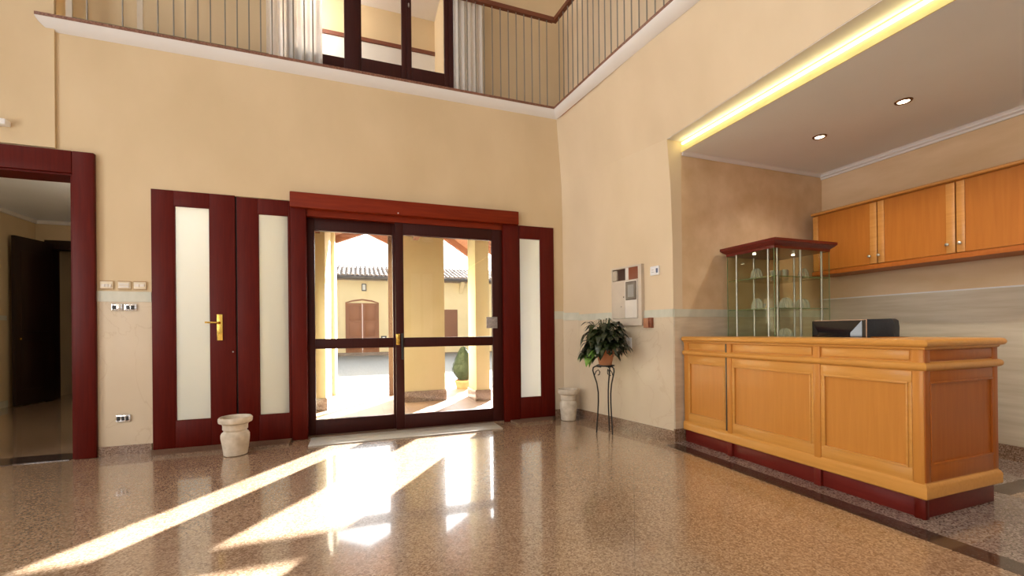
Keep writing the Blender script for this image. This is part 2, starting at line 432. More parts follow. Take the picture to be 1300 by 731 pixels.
# lower lining of the alcove walls, and the pale line over it
struct(boxes((2.871, 4.95, 3.348, 3.362, .12, 1.20)).build('trim_2', 'marble_niche'))
struct(boxes((4.938, 4.952, -2, 3.348, .12, 1.39)).build('trim_3', 'marble_niche'))
struct(boxes((4.932, 4.952, -2, 3.348, 1.39, 1.402)).build('trim_4', 'white'))
struct(boxes((2.87, 4.94, 3.345, 3.362, 1.20, 1.275)).build('trim_5', 'band'))
cor = MB()
cor.prism([(4.95, 2.80), (4.95, 2.745), (4.935, 2.745), (4.935, 2.762), (4.915, 2.772), (4.915, 2.785), (4.90, 2.80)], 'Y', -2, 3.36)
cor.prism([(3.36, 2.80), (3.36, 2.77), (3.35, 2.77), (3.345, 2.785), (3.33, 2.80)], 'X', 2.99, 4.95)
struct(cor.build('trim_6', 'white'))
# rest of the hall, behind the camera: unseen tall windows, added for light
WL = [(-4.6, -3.0), (-2.2, -.6), (.2, 1.8), (2.5, 3.7)]
m = MB(); hl = [(a, b, .5, 3.0) for a, b in WL] + [(a, b, 4.2, 6.2) for a, b in WL]
for (l, r, a, b) in wall_cells(-5.7, 5.05, 0, CE, hl): m.box(-4.5, -4.3, l, r, a, b)
struct(m.build('wall_left', 'plaster', smooth=False))
WR = [(-3.2, -1.4), (-.6, 1.2), (1.7, 2.6)]
m = MB(); hr = [(a, b, .5, 3.2) for a, b in WR] + [(a, b, 4.2, 6.2) for a, b in WR]
for (l, r, a, b) in wall_cells(-4.5, 3.2, 0, CE, hr): m.box(l, r, -5.7, -5.5, a, b)
struct(m.build('wall_front', 'plaster', smooth=False))
struct(boxes((2.9, 3.1, -5.7, -2, 0, CE)).build('wall_right_rear', 'plaster'))
k = 10
for (a, b) in WL:
    for (z0, z1) in ((.5, 3.0), (4.2, 6.2)):
        f = boxes((-4.42, -4.36, a, a + .07, z0, z1), (-4.42, -4.36, b - .07, b, z0, z1), (-4.42, -4.36, a, b, z0, z0 + .07), (-4.42, -4.36, a, b, z1 - .07, z1), (-4.42, -4.36, (a + b) / 2 - .04, (a + b) / 2 + .04, z0, z1))
        struct(f.build('window_%d' % k, 'mahogany')); k += 1
for (a, b) in WR:
    for (z0, z1) in ((.5, 3.2), (4.2, 6.2)):
        f = boxes((a, a + .07, -5.62, -5.56, z0, z1), (b - .07, b, -5.62, -5.56, z0, z1), (a, b, -5.62, -5.56, z0, z0 + .07), (a, b, -5.62, -5.56, z1 - .07, z1), ((a + b) / 2 - .04, (a + b) / 2 + .04, -5.62, -5.56, z0, z1))
        struct(f.build('window_%d' % k, 'mahogany')); k += 1

# skirting, dado and band
struct(boxes((-2.17, -1.78, YW - .014, YW, 0, .085), (2.298, 2.435, YW - .014, YW, 0, .10)).build('baseboard_back', 'granite_skirt'))
def along_right(t0, t1, z0, z1, d0, d1, mb=None):
    """a slab on the skewed right wall: t metres from the splay, d metres out of the wall"""
    P = Vector((2.60, 4.74)); D = Vector((.27, -1.38)).normalized(); Nn = Vector((-D.y, D.x)) * -1
    if Nn.x > 0: Nn = -Nn
    mb = mb or MB()
    c = [P + D * t0 + Nn * d0, P + D * t1 + Nn * d0, P + D * t1 + Nn * d1, P + D * t0 + Nn * d1]
    mb.prism([tuple(q) for q in c], 'Z', z0, z1); return mb
def splay(z0, z1, d, mb):
    mb.prism([(2.43, 4.83), (2.60, 4.74), (2.60 - d * .47 - .002, 4.74 - d * .88), (2.43 - d * .9, 4.83 - d)], 'Z', z0, z1); return mb
b = along_right(-.01, 1.42, 0, .10, -.01, .014); splay(0, .10, .014, b)
b.box(2.86, 2.985, 3.345, 3.36, 0, .12)
struct(b.build('baseboard_right', 'granite_skirt'))
struct(boxes((4.925, 4.95, -2, 3.36, 0, .12), (3.0, 4.93, 3.335, 3.36, 0, .12)).build('baseboard_alcove', 'granite_skirt'))
b = along_right(-.005, 1.407, .10, 1.20, -.01, .004); splay(.10, 1.22, .005, b)
b.box(2.298, 2.432, YW - .005, YW, .10, 1.22)
struct(b.build('trim_7', 'marble'))
struct(boxes((-2.17, -1.775, YW - .005, YW, .085, 1.378)).build('trim_8', 'marble'))
struct(boxes((-2.17, -1.775, YW - .011, YW, 1.378, 1.472)).build('trim_9', 'band'))
b = along_right(-.008, 1.409, 1.20, 1.277, -.01, .010); splay(1.205, 1.30, .010, b); b.box(2.298, 2.432, YW - .010, YW, 1.22, 1.318)
struct(b.build('trim_10', 'band'))

# floor inlays
struct(boxes((2.69, 2.83, -3, 3.28, 0, .0015)).build('trim_11', 'granite_dark'))
struct(boxes((2.83, 4.92, 1.62, 3.335, 0, .001), (2.83, 3.9, -3, 1.62, 0, .001)).build('trim_12', 'granite_grey'))
struct(boxes((3.9, 4.92, 1.50, 1.62, 0, .0016)).build('trim_13', 'granite_dark'))

# ------------------------------------------------------------------ gallery slab, cornice and nosing
nos = [(-2.55, 4.77), (2.30, 4.77), (2.405, 3.612), (2.485, 2.878), (2.60, 1.8), (2.80, 0), (3.02, -2)]
lo_ = [(-2.47, 4.83), (2.36, 4.83), (2.504, 3.496), (2.604, 2.7), (2.70, 1.8), (2.93, 0), (3.1, -2)]
rows = []
for t, q in ((0, 0), (.12, .03), (.3, .12), (.5, .27), (.7, .48), (.87, .73), (1, 1)):
    # concave cove: t = drop, q = set back
    rows.append([(n[0] * (1 - q) + l[0] * q, n[1] * (1 - q) + l[1] * q, 3.805 - (3.805 - 3.71) * t) for n, l in zip(nos, lo_)])
m = MB().loft(rows)
m.bm.faces.new([m.bm.verts.new((r[0][0], r[0][1], r[0][2])) for r in rows] + [m.bm.verts.new((-2.47, 4.83, 3.805))])
struct(m.build('trim_14', 'white'))
ins = [(-2.55, 5.9), (5.2, 5.9), (5.2, -2)]
poly = nos + [(5.2, -2), (5.2, 5.9), (-2.55, 5.9)]
struct(MB().prism(poly, 'Z', 3.803, 3.832).build('trim_15', 'nosing'))
# walls behind the railings
struct(boxes((-4.3, -.75, 5.06, 5.16, 3.83, CE), (1.03, 3.6, 5.06, 5.16, 3.83, CE)).build('wall_gallery', 'plaster'))
struct(MB().loft([[(x + .30, y + .2, z) for x, y in [(2.30, 4.9), (2.405, 3.612), (2.485, 2.878), (2.60, 1.8), (2.80, 0), (3.02, -2)]] for z in (3.83, CE)]).build('wall_gallery_right', 'plaster_pale'))
# bright bay behind the gallery window
struct(boxes((-1.3, 1.3, 5.8, 5.95, 3.83, 5.6), (1.02, 1.12, 5.16, 5.8, 3.83, 5.6)).build('wall_bay', 'plaster'))
struct(boxes((-1.3, 1.02, 5.785, 5.80, 3.83, 4.80)).build('trim_16', 'white'))
struct(boxes((-1.3, 1.02, 5.77, 5.80, 4.80, 4.85)).build('trim_17', 'handrail'))
struct(boxes((-1.3, 1.02, 5.16, 5.8, 5.28, 5.36)).build('ceiling_bay', 'white'))

# ------------------------------------------------------------------ gallery window with curtains and railings
fr = boxes((-.60, -.105, 4.90, 4.97, 3.832, 4.015), (-.105, .05, 4.89, 4.97, 3.832, 6.2), (1.025, 1.09, 4.89, 4.97, 3.832, 6.2), (-.66, -.60, 4.90, 4.97, 3.832, 6.2), (-.66, 1.09, 4.89, 4.97, 6.2, 6.28), bev=.004)
w1 = struct(fr.build('window_1', 'dark_frame'))
def sash(x0, x1):
    s = boxes((x0, x0 + .055, 4.90, 4.95, 3.835, 6.2), bev=.004).build('sash_stile', 'dark_frame', w1)
    boxes((x1 - .055, x1, 4.90, 4.95, 3.835, 6.2), bev=.004).build('sash_stile', 'dark_frame', w1)
    boxes((x0 + .055, x1 - .055, 4.90, 4.95, 3.835, 4.055), bev=.004).build('sash_rail', 'dark_frame', w1)
    boxes((x0 + .055, x1 - .055, 4.90, 4.95, 6.1, 6.2), bev=.004).build('sash_rail', 'dark_frame', w1)
    boxes((x0 + .055, x1 - .055, 4.922, 4.928, 4.055, 6.1)).build('window_pane', 'glass', w1)
    return s
sash(.015, .548); s2 = sash(.548, 1.03)
boxes((-.60, -.105, 4.93, 4.936, 4.015, 6.2)).build('window_pane', 'glass', w1)
boxes((.566, .580, 4.883, 4.90, 4.72, 4.76), bev=.003).build('window_catch', 'steel', s2)

def curtain(x0, x1, name, label, n, y=4.852):
    m = MB(); P = []; steps = n * 10
    for i in range(steps + 1):
        t = i / steps; x = x0 + (x1 - x0) * t
        P.append((x, y + .028 * math.sin(t * n * 2 * PI) + .008 * math.sin(t * 17)))
    rows = []
    for z in (3.84, 4.2, 4.8, 5.4, 6.1):
        w = .85 + .15 * math.sin(z)
        rows.append([(px, y + (py - y) * w, z) for px, py in P])
    m.loft(rows)
    return single(m, name, 'sheer', label, 'curtain', 'sheer curtains at the gallery window', ((x0 + x1) / 2, y, 3.835), ang=3)
curtain(-.83, -.315, 'sheer_curtain', 'white sheer curtain gathered on the left side of the gallery window', 6)
curtain(1.07, 1.42, 'sheer_curtain', 'white sheer curtain gathered on the right side of the gallery window', 5)
c = boxes((-1.0, 1.6, 4.842, 4.862, 6.1, 6.13)); single(c, 'curtain_rod', 'rod', 'curtain rod carrying the sheer curtains above the gallery window', 'rod', loc=(.2, 4.852, 6.115))

def railing(label, bars, posts, path, rail_mat='handrail', channel=None):
    x, y = path[0]
    r = thing('gallery_railing', label, 'railing', (x, y, 3.832), group='railings along the upper gallery')
    off = (x, y, 3.832)
    for (bx, by) in bars:
        MB().tube([(bx, by, 3.83), (bx, by, 4.90)], .0065, 6).build('baluster', 'rod', r, off)
    for (bx, by) in posts:
        boxes((bx - .022, bx + .022, by - .006, by + .006, 3.83, 4.90)).build('post', 'flatbar', r, off)
    rows = []
    for (px, py) in path:
        rows.append((px, py))
    hm = MB()
    for i in range(len(rows) - 1):
        a, b = Vector(rows[i]), Vector(rows[i + 1]); d = (b - a).normalized(); nn = Vector((-d.y, d.x)) * .024
        e = d * .012
        hm.prism([tuple(a - nn - e), tuple(b - nn + e), tuple(b + nn + e), tuple(a + nn - e)], 'Z', 4.895, 4.945)
    hm.build('handrail', rail_mat, r, off)
    if channel:
        boxes(channel).build('base_channel', 'green_rail', r, off)
    return r
railing('railing with beige flat posts left of the gallery window above the entrance wall',
        [(x, 4.80) for x in (-2.21, -1.96, -1.70, -1.58, -1.49, -1.39, -1.29, -1.17, -1.07, -.97, -.87, -.77, -.67, -.58, -.48, -.40)],
        [(-2.33, 4.795), (-1.83, 4.795)], [(-2.53, 4.80), (-.38, 4.80)], channel=(-2.3, -.80, 4.785, 4.815, 3.832, 3.846))
railing('short railing between the gallery window and the inner corner of the gallery',
        [(1.12 + .1005 * k, 4.80) for k in range(12)], [], [(1.09, 4.80), (2.30, 4.80)])
rp = [(2.335, 4.80), (2.435, 3.63), (2.515, 2.89), (2.63, 1.82), (2.83, .02), (3.05, -1.9)]
bars = []
acc = 0
for i in range(len(rp) - 1):
    a, b = Vector(rp[i]), Vector(rp[i + 1]); L = (b - a).length; t = .10 - acc
    while t < L:
        q = a + (b - a) * t / L; bars.append((q.x, q.y)); t += .10
    acc = L - (t - .10)
railing('long railing on the right-hand gallery above the reception alcove', bars, [], rp)

# ------------------------------------------------------------------ doors of the entrance wall
# doorway on the left: red architrave and lining
d = boxes((-2.322, -2.17, 4.79, 4.83, 0, 2.685), (-3.46, -2.322, 4.79, 4.83, 2.49, 2.685), (-3.46, -3.29, 4.79, 4.83, 0, 2.49), bev=.008)
d.box(-2.347, -2.320, 4.825, 5.06, 0, 2.49); d.box(-3.30, -2.335, 4.82, 5.06, 2.475, 2.50); d.box(-3.31, -3.29, 4.82, 5.06, 0, 2.49)
pass
d1 = d.build('door_1', 'mahogany'); struct(d1)
struct(boxes((-3.29, -2.36, 4.80, 5.06, 0, .006)).build('trim_18', 'granite_dark'))

def leaf(name, x0, x1, z0, z1, gx0, gx1, gz0, gz1, label, y0=4.815, y1=4.86):
    root = bpy.data.objects.new(name, None); COL.objects.link(root); root.location = (x0, y0, z0)
    struct(root, label, 'door'); off = (x0, y0, z0)
    def p(nm, bx, mt):
        return boxes(bx, bev=.003).build(nm, mt, root, off)
    p('stile', (x0, gx0, y0, y1, z0, z1), 'mahogany'); p('stile', (gx1, x1, y0, y1, z0, z1), 'mahogany')
    p('rail', (gx0, gx1, y0, y1, gz1, z1), 'mahogany'); p('rail', (gx0, gx1, y0, y1, z0, gz0), 'mahogany')
    boxes((gx0, gx1, y0 + .018, y0 + .026, gz0, gz1)).build('frosted_pane', 'frosted', root, off)
    b = MB()
    for bx in ((gx0, gx0 + .008, y0 + .004, y0 + .017, gz0, gz1), (gx1 - .008, gx1, y0 + .004, y0 + .017, gz0, gz1), (gx0 + .008, gx1 - .008, y0 + .004, y0 + .017, gz0, gz0 + .008), (gx0 + .008, gx1 - .008, y0 + .004, y0 + .017, gz1 - .008, gz1)): b.box(*bx)
    b.build('glazing_bead', 'mahogany', root, off)
    return root, off
dl, off = leaf('door_2', -1.772, -1.108, .022, 2.42, -1.598, -1.314, .270, 2.283, 'dark red hinged door with frosted glass and brass lever handle')
h = boxes((-1.262, -1.214, 4.805, 4.8149, 1.017, 1.268), bev=.004).build('handle_plate', 'brass', dl, off)
MB().tube([(-1.238, 4.806, 1.187), (-1.238, 4.775, 1.187), (-1.25, 4.762, 1.187), (-1.29, 4.760, 1.188), (-1.345, 4.762, 1.19)], [.011, .010, .010, .0095, .008], 10).build('lever', 'brass', h)
h.children[0].location = (-off[0], -off[1], -off[2])
MB().lathe([(.006, 0), (.006, .012)], (0, 0, 0), 10).build('lock_pin', 'steel', dl).location = (-1.13 - off[0], 4.806 - off[1], .9 - off[2])
sl, off2 = leaf('door_3', -1.092, -.627, .022, 2.41, -.914, -.643, .272, 2.265, 'dark red fixed side panel with frosted glass left of the sliding doors')
sr, off3 = leaf('door_4', 1.826, 2.298, .022, 2.35, 1.84, 2.12, .270, 2.20, 'dark red fixed side panel with frosted glass right of the sliding doors')
struct(boxes((-1.1085, -1.0915, 4.84, 4.86, .02, 2.415)).build('trim_19', 'very_dark'))
# stone thresholds
struct(MB().prism([(-1.80, 4.83), (-1.70, 4.585), (-.63, 4.61), (-.63, 4.83)], 'Z', 0, .022).build('trim_20', 'threshold'))
struct(MB().prism([(1.70, 4.83), (1.72, 4.60), (2.16, 4.62), (2.30, 4.83)], 'Z', 0, .022).build('trim_21', 'threshold'))
struct(boxes((-1.80, -.62, 4.83, 5.06, 0, .02), (1.82, 2.31, 4.83, 5.06, 0, .02), (-.62, 1.82, 4.83, 5.06, 0, .015)).build('trim_22', 'threshold'))
# portal: posts and projecting head
p = boxes((-.625, -.482, 4.80, 5.04, .0, 2.36), (1.632, 1.825, 4.80, 5.04, .0, 2.36), bev=.006)
struct(p.build('trim_23', 'mahogany'))
p = boxes((-.625, 1.822, 4.765, 5.04, 2.345, 2.50), bev=.008)
p.box(-.48, 1.63, 4.83, 5.04, 2.28, 2.35)
struct(p.build('trim_24', 'mahogany_x'))
single(boxes((.42, .432, 4.755, 4.765, 2.357, 2.368), bev=.002), 'motion_sensor', 'white_plastic', 'tiny white sensor on the red head above the sliding doors', 'sensor', loc=(.426, 4.76, 2.36))
def slider(name, x0, x1, gx0, gx1, y0, y1, label):
    root = bpy.data.objects.new(name, None); COL.objects.link(root); root.location = (x0, y0, .016)
    struct(root, label, 'door'); off = (x0, y0, .016)
    def p(nm, bx): return boxes(bx, bev=.003).build(nm, 'dark_frame', root, off)
    p('stile', (x0, gx0, y0, y1, .016, 2.29)); p('stile', (gx1, x1, y0, y1, .016, 2.29))
    p('rail', (gx0, gx1, y0, y1, 2.15, 2.29)); p('rail', (gx0, gx1, y0, y1, .912, 1.018)); p('rail', (gx0, gx1, y0, y1, .016, .172))
    ym = (y0 + y1) / 2
    boxes((gx0, gx1, ym - .004, ym + .004, .172, .912)).build('glass_pane', 'glass', root, off)
    boxes((gx0, gx1, ym - .004, ym + .004, 1.018, 2.15)).build('glass_pane', 'glass', root, off)
    return root, off
sa, oa = slider('door_5', -.482, .445, -.414, .372, 4.895, 4.945, 'left dark-framed glazed sliding entrance door')
sb, ob = slider('door_6', .395, 1.632, .484, 1.505, 4.840, 4.888, 'right dark-framed glazed sliding entrance door')
boxes((.398, .438, 4.829, 4.8399, .94, 1.06), bev=.004).build('handle_plate', 'brass', sb, ob)
boxes((.405, .428, 4.812, 4.829, 1.0, 1.05), bev=.004).build('handle_grip', 'brass', sb, ob)
boxes((.452, .474, 4.815, 4.8399, .78, 1.065), bev=.004).build('pull_bar', 'grille', sb, ob)
single(boxes((1.425, 1.56, 4.828, 4.8395, 1.115, 1.248), bev=.004), 'door_sticker', 'sticker', 'grey security plate on the right edge of the sliding door glass', 'plate', loc=(1.49, 4.834, 1.115))
o = boxes((-.45, 1.50, 4.475, 4.81, 0, .012), bev=.004)
single(o, 'door_mat', 'mat', 'flat grey mat lying in front of the glazed sliding doors', 'mat', loc=(.5, 4.64, 0))

# ------------------------------------------------------------------ switches and sockets left of the door
def switch(x, label, lines):
    t = thing('wall_switch', label, 'switch', (x, 4.829, 1.528), group='ivory switch plates beside the door')
    o0 = (x, 4.829, 1.528)
    boxes((x - .046, x + .046, 4.818, 4.829, 1.491, 1.566), bev=.003).build('plate', 'ivory', t, o0)
    boxes((x - .046, x + .046, 4.815, 4.8185, 1.5595, 1.566)).build('shade_line', 'shadowline', t, o0)
    boxes((x - .046, x + .046, 4.815, 4.8185, 1.491, 1.4965)).build('shade_line', 'shadowline', t, o0)
    m = MB()
    for a in lines: m.box(x + a[0], x + a[1], 4.812, 4.8185, 1.528 + a[2], 1.528 + a[3])
    m.build('rocker', M['panel_light'], t, o0)
    return t
switch(-2.10, 'ivory switch plate nearest the left doorway, with small rockers', [(-.034, -.012, -.018, .006), (-.008, .012, -.018, .008), (.016, .034, -.018, .006)])
switch(-1.973, 'ivory switch plate in the middle of the three, with two long rockers', [(-.036, .036, -.02, -.006), (-.036, .036, .002, .016)])
switch(-1.859, 'ivory switch plate nearest the frosted door, with a wide rocker', [(-.034, -.004, -.012, .012), (.002, .034, -.012, .012)])
def socket(x, z, w, h, label, modules):
    t = thing('wall_socket', label, 'socket', (x, 4.824, z), group='chrome wall sockets')
    o0 = (x, 4.824, z)
    boxes((x - w / 2, x + w / 2, 4.812, 4.8245, z - h / 2, z + h / 2), bev=.004).build('plate', 'chrome', t, o0)
    for (a, b) in modules:
        mm = boxes((x + a, x + b, 4.808, 4.8125, z - h * .3, z + h * .3), bev=.002).build('module', 'grille', t, o0)
        boxes((x + (a + b) / 2 - .004, x + (a + b) / 2 + .004, 4.806, 4.8085, z - .004, z + .004)).build('pin_hole', 'chrome', mm)
    return t
socket(-2.025, 1.328, .08, .060, 'chrome plate with one black button under the switch plates', [(-.034, -.006)])
socket(-1.928, 1.328, .092, .060, 'chrome plate with two black modules under the switch plates', [(-.03, -.004), (.004, .03)])
socket(-1.988, .33, .105, .062, 'chrome socket low on the wall above the skirting', [(-.044, -.02), (-.012, .010), (.018, .040)])
# white fitting high on the left
single(boxes((-3.1, -2.72, 4.74, 4.81, 2.83, 2.88), bev=.01), 'wall_light', 'white_plastic', 'white wall light end high above the left doorway', 'wall light', loc=(-2.9, 4.81, 2.85))

# ------------------------------------------------------------------ dim room on the left
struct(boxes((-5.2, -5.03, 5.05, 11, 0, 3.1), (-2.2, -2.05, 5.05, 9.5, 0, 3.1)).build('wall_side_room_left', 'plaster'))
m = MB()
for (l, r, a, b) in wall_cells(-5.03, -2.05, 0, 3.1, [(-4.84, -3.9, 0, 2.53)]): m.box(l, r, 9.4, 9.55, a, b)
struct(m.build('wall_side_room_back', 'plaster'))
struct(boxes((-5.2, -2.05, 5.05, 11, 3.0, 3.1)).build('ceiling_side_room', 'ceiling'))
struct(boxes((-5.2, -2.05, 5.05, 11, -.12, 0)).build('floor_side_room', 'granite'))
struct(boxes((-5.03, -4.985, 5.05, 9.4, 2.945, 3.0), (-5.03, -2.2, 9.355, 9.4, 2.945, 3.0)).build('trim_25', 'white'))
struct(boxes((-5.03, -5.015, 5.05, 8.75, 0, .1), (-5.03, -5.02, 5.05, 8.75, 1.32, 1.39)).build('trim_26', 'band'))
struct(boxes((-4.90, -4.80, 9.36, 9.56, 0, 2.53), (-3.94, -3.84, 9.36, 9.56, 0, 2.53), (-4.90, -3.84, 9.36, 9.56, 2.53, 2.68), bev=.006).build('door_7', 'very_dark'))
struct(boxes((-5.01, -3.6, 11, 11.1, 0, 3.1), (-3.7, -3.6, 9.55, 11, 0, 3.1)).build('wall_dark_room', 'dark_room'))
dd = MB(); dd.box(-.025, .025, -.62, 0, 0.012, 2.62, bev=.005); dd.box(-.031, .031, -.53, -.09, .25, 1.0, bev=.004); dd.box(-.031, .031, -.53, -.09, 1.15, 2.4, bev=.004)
o = dd.build('door_8', 'very_dark'); o.location = (-4.80, 9.33, 0); o.rotation_euler = (0, 0, -.212); struct(o, 'dark open door leaf in the dim side room', 'door')
boxes((.031, .070, -.58, -.565, 1.02, 1.05), bev=.003).build('door_handle', 'brass', o)

# ------------------------------------------------------------------ stone urns
def urn(label, x, y, R, Ht):
    t = thing('stone_urn', label, 'urn', (x, y, 0), group='weathered stone urns by the entrance')
    pr = [(0, 0), (.62, 0), (.70, .02), (.72, .10), (.78, .28), (.84, .46), (.84, .54), (.78, .59), (.66, .63), (.68, .66), (.74, .68), (.74, .78), (.78, .82), (.97, .86), (1.0, .90), (1.0, .96), (.93, 1.0), (.84, .99), (.80, .94), (.66, .80), (0, .78)]
    m = MB().lathe([(max(r, .001) * R, z * Ht) for r, z in pr], (0, 0, 0), 40, True, .012)
    m.build('body', 'urn', t)
    MB().lathe([(.001, .80 * Ht), (.67 * R, .80 * Ht), (.67 * R, .815 * Ht), (.001, .83 * Ht)], (0, 0, 0), 24).build('soil', 'soil', t)
    return t
urn('small stone urn in front of the frosted red door on the left', -1.035, 4.455, .133, .34)
urn('taller stone urn in the corner behind the plant stand', 2.385, 4.635, .125, .375)

# ------------------------------------------------------------------ plant stand and plant
px, py = 2.455, 3.915
st = thing('plant_stand', 'slim black wrought iron plant stand with three curved legs', 'plant stand', (px, py, 0))
MB().lathe([(.085, .700), (.093, .700), (.093, .712), (.085, .712), (.085, .700)], (0, 0, 0), 32, False).build('ring', 'iron', st)
MB().lathe([(.001, .690), (.088, .697), (.088, .703), (.001, .696)], (0, 0, 0), 24).build('tray', 'iron', st)
for k in range(3):
    a = yaw * -1 + math.radians((178, 298, 58)[k])
    ca, sa_ = math.cos(a), math.sin(a)
    path = [(.045, .69), (.10, .70), (.128, .685), (.133, .655), (.118, .60), (.092, .52), (.078, .42), (.078, .32), (.085, .2), (.094, .1), (.10, .0)]
    l = MB().tube([(r * ca, r * sa_, z) for r, z in path], .0075, 8).build('leg', 'iron', st)
    sc = [(.118, .60), (.098, .645), (.075, .66), (.06, .64), (.066, .61), (.082, .605)]
    MB().tube([(r * ca, r * sa_, z) for r, z in sc], .005, 6).build('scroll', 'iron', l)
pt = thing('potted_plant', 'dark leafy trailing plant in a terracotta pot on the iron stand', 'plant', (px, py, .7115))
MB().lathe([(.001, 0), (.062, 0), (.066, .01), (.092, .125), (.098, .125), (.103, .13), (.103, .168), (.096, .172), (.090, .165), (.085, .145), (.001, .145)], (0, 0, 0), 36).build('pot', 'terracotta', pt)
MB().lathe([(.001, .142), (.086, .142), (.086, .150), (.001, .156)], (0, 0, 0), 20).build('soil', 'soil', pt)
def add_leaf(mb, base, dirv, L, Wd, droop):
    d = Vector(dirv).normalized(); upv = Vector((0, 0, 1)); s = d.cross(upv)
    if s.length < .1: s = Vector((1, 0, 0))
    s.normalize(); n = s.cross(d)
    prof = [(0, .03), (.1, .36), (.28, .5), (.5, .47), (.72, .33), (.9, .13), (1, .0)]
    Lr, Cr, Rr = [], [], []
    for t, w in prof:
        c = Vector(base) + d * L * t - upv * droop * L * t * t + n * .02 * math.sin(t * PI)
        Cr.append(c); Lr.append(c + s * w * Wd + n * .18 * w * Wd); Rr.append(c - s * w * Wd + n * .18 * w * Wd)
    mb.loft([Lr, Cr, Rr])
dark, light, stems = MB(), MB(), MB()
random.seed(11)
def leaf_spray(n, mb, zr, rad, phi=None):
    for i in range(n):
        a = random.uniform(0, 2 * PI) if phi is None else random.uniform(*phi)
        e = random.uniform(*zr); r = rad * random.uniform(.5, 1.0)
        tip = Vector((math.cos(a) * r, math.sin(a) * r * .85, .17 + e))
        midp = Vector((math.cos(a) * r * .45, math.sin(a) * r * .4, .19 + max(e, 0) * .8 + .09))
        stems.tube([(random.uniform(-.03, .03), random.uniform(-.03, .03), .14), midp, tip], .0025, 4, False)
        out = Vector((math.cos(a + random.uniform(-.7, .7)), math.sin(a + random.uniform(-.7, .7)), random.uniform(-.5, .35)))
        add_leaf(mb, tip, out, random.uniform(.085, .12), random.uniform(.060, .085), random.uniform(.2, .8))
leaf_spray(120, dark, (.0, .27), .16)
leaf_spray(100, dark, (.0, .18), .20)
leaf_spray(26, dark, (-.08, .05), .22)
pl = (PI * .72 - yaw, PI * 1.22 - yaw)
leaf_spray(14, light, (-.10, -.01), .215, pl)
leaf_spray(18, dark, (-.07, .03), .23, pl)
fo = dark.build('foliage', 'leaf', pt, ang=3)
light.build('young_leaves', 'leaf_light', pt, ang=3)
stems.build('stems', 'vine', pt, ang=3)

# ------------------------------------------------------------------ fittings on the skewed right wall
RW = math.atan2(-1.38, .27)
Dv = Vector((.27, -1.38)).normalized()
def on_right(t, z):
    return (2.60 + Dv.x * t - .0 , 4.74 + Dv.y * t, z)
# local frame: +x along the wall towards the alcove, -y out into the hall... rotate so that local +y points out of the wall
RZ = RW + PI   # local x points back to the corner, local -y is out?  (checked below)
nout = Vector((-1.38, -.27)).normalized()    # into the hall
def wall_thing(name, label, cat, t, z, group=None):
    e = thing(name, label, cat, (2.60 + Dv.x * t, 4.74 + Dv.y * t, z), RW, group)
    return e
# in this frame local +x = along the wall (t), local -y = out of the wall
def wb(x0, x1, o0, o1, z0, z1, bev=0): return boxes((x0, x1, -o1, -o0, z0, z1), bev=bev)
e = wall_thing('electric_cabinet', 'cream metal service cabinet with open compartment set in the right wall', 'cabinet', .62, 1.125)
WC, HC = .43, .635
b = boxes((0, .016, -.045, .03, 0, HC), (WC - .045, WC, -.045, .03, 0, HC), (.016, WC - .045, -.045, .03, HC - .018, HC), (.016, WC - .045, -.045, .03, 0, .075), (.016, WC - .045, -.045, .03, .475, .487), (.016, WC - .045, .02, .03, .075, HC - .018))
b.build('frame', 'panel', e)
boxes((.016, .235, -.016, .018, .487, HC - .018), bev=.002).build('compartment_back', 'dark_slot', e)
boxes((.016, .075, -.04, -.012, .495, HC - .03), bev=.003).build('junction_block', 'flatbar', e)
boxes((.205, .25, -.043, .018, .487, HC - .018), bev=.002).build('divider', 'panel_light', e)
boxes((.25, WC - .045, -.040, .018, .487, HC - .018), bev=.002).build('brown_cover', 'brown_box', e)
l = boxes((.016, .205, -.052, -.02, .078, .475), bev=.003).build('door', 'panel', e)
boxes((.188, .196, -.060, -.052, .30, .312), bev=.002).build('lock', 'grille', l)
boxes((.15, .158, -.058, -.052, .20, .208), bev=.002).build('latch', 'grille', l)
r = boxes((.212, WC - .05, -.060, -.02, .078, .475), bev=.003).build('door', 'panel_light', e)
boxes((.228, .375, -.064, -.060, .27, .465), bev=.002).build('window_frame', 'dark_slot', r)
boxes((.236, .367, -.066, -.064, .278, .457)).build('screen', 'grey_screen', r)
boxes((.262, .345, -.068, -.066, .30, .43)).build('inner_display', 'print_grey', r)
e = wall_thing('thermostat', 'small white thermostat high on the right wall beside the cabinet', 'thermostat', 1.145, 1.625)
boxes((0, .108, -.022, 0, 0, .09), bev=.005).build('housing', 'white_plastic', e)
boxes((.075, .098, -.024, -.022, .02, .066)).build('display', 'blue_grey', e)
boxes((.018, .058, -.0235, -.022, .030, .033), (.018, .05, -.0235, -.022, .052, .055)).build('printed_line', 'print_grey', e)
e = wall_thing('call_point', 'small brown box on the right wall at the height of the pale band', 'box', 1.056, 1.098)
boxes((0, .07, -.030, 0, 0, .10), bev=.004).build('housing', 'tan_box', e)
boxes((.07, .112, -.038, 0, 0, .102), bev=.004).build('side_cover', 'brown_box', e)
e = wall_thing('power_outlet', 'small white outlet on the right wall half hidden behind the plant', 'outlet', .80, .88)
boxes((0, .075, -.014, 0, 0, .115), bev=.004).build('plate', 'white_plastic', e)
boxes((.018, .057, -.017, -.014, .035, .08), bev=.002).build('insert', 'panel_light', e)

# ------------------------------------------------------------------ reception counter
CX, CY0, CY1, CXE = 2.97, 1.47, 3.335, 3.70
ct = thing('reception_counter', 'orange beech reception counter with panelled front and dark red plinth', 'counter', (CX, CY0, 0))
O = (CX, CY0, 0)
def cb(nm, mt, *bs, bev=.003, par=None):
    return boxes(*bs, bev=bev).build(nm, mt, par or ct, O)
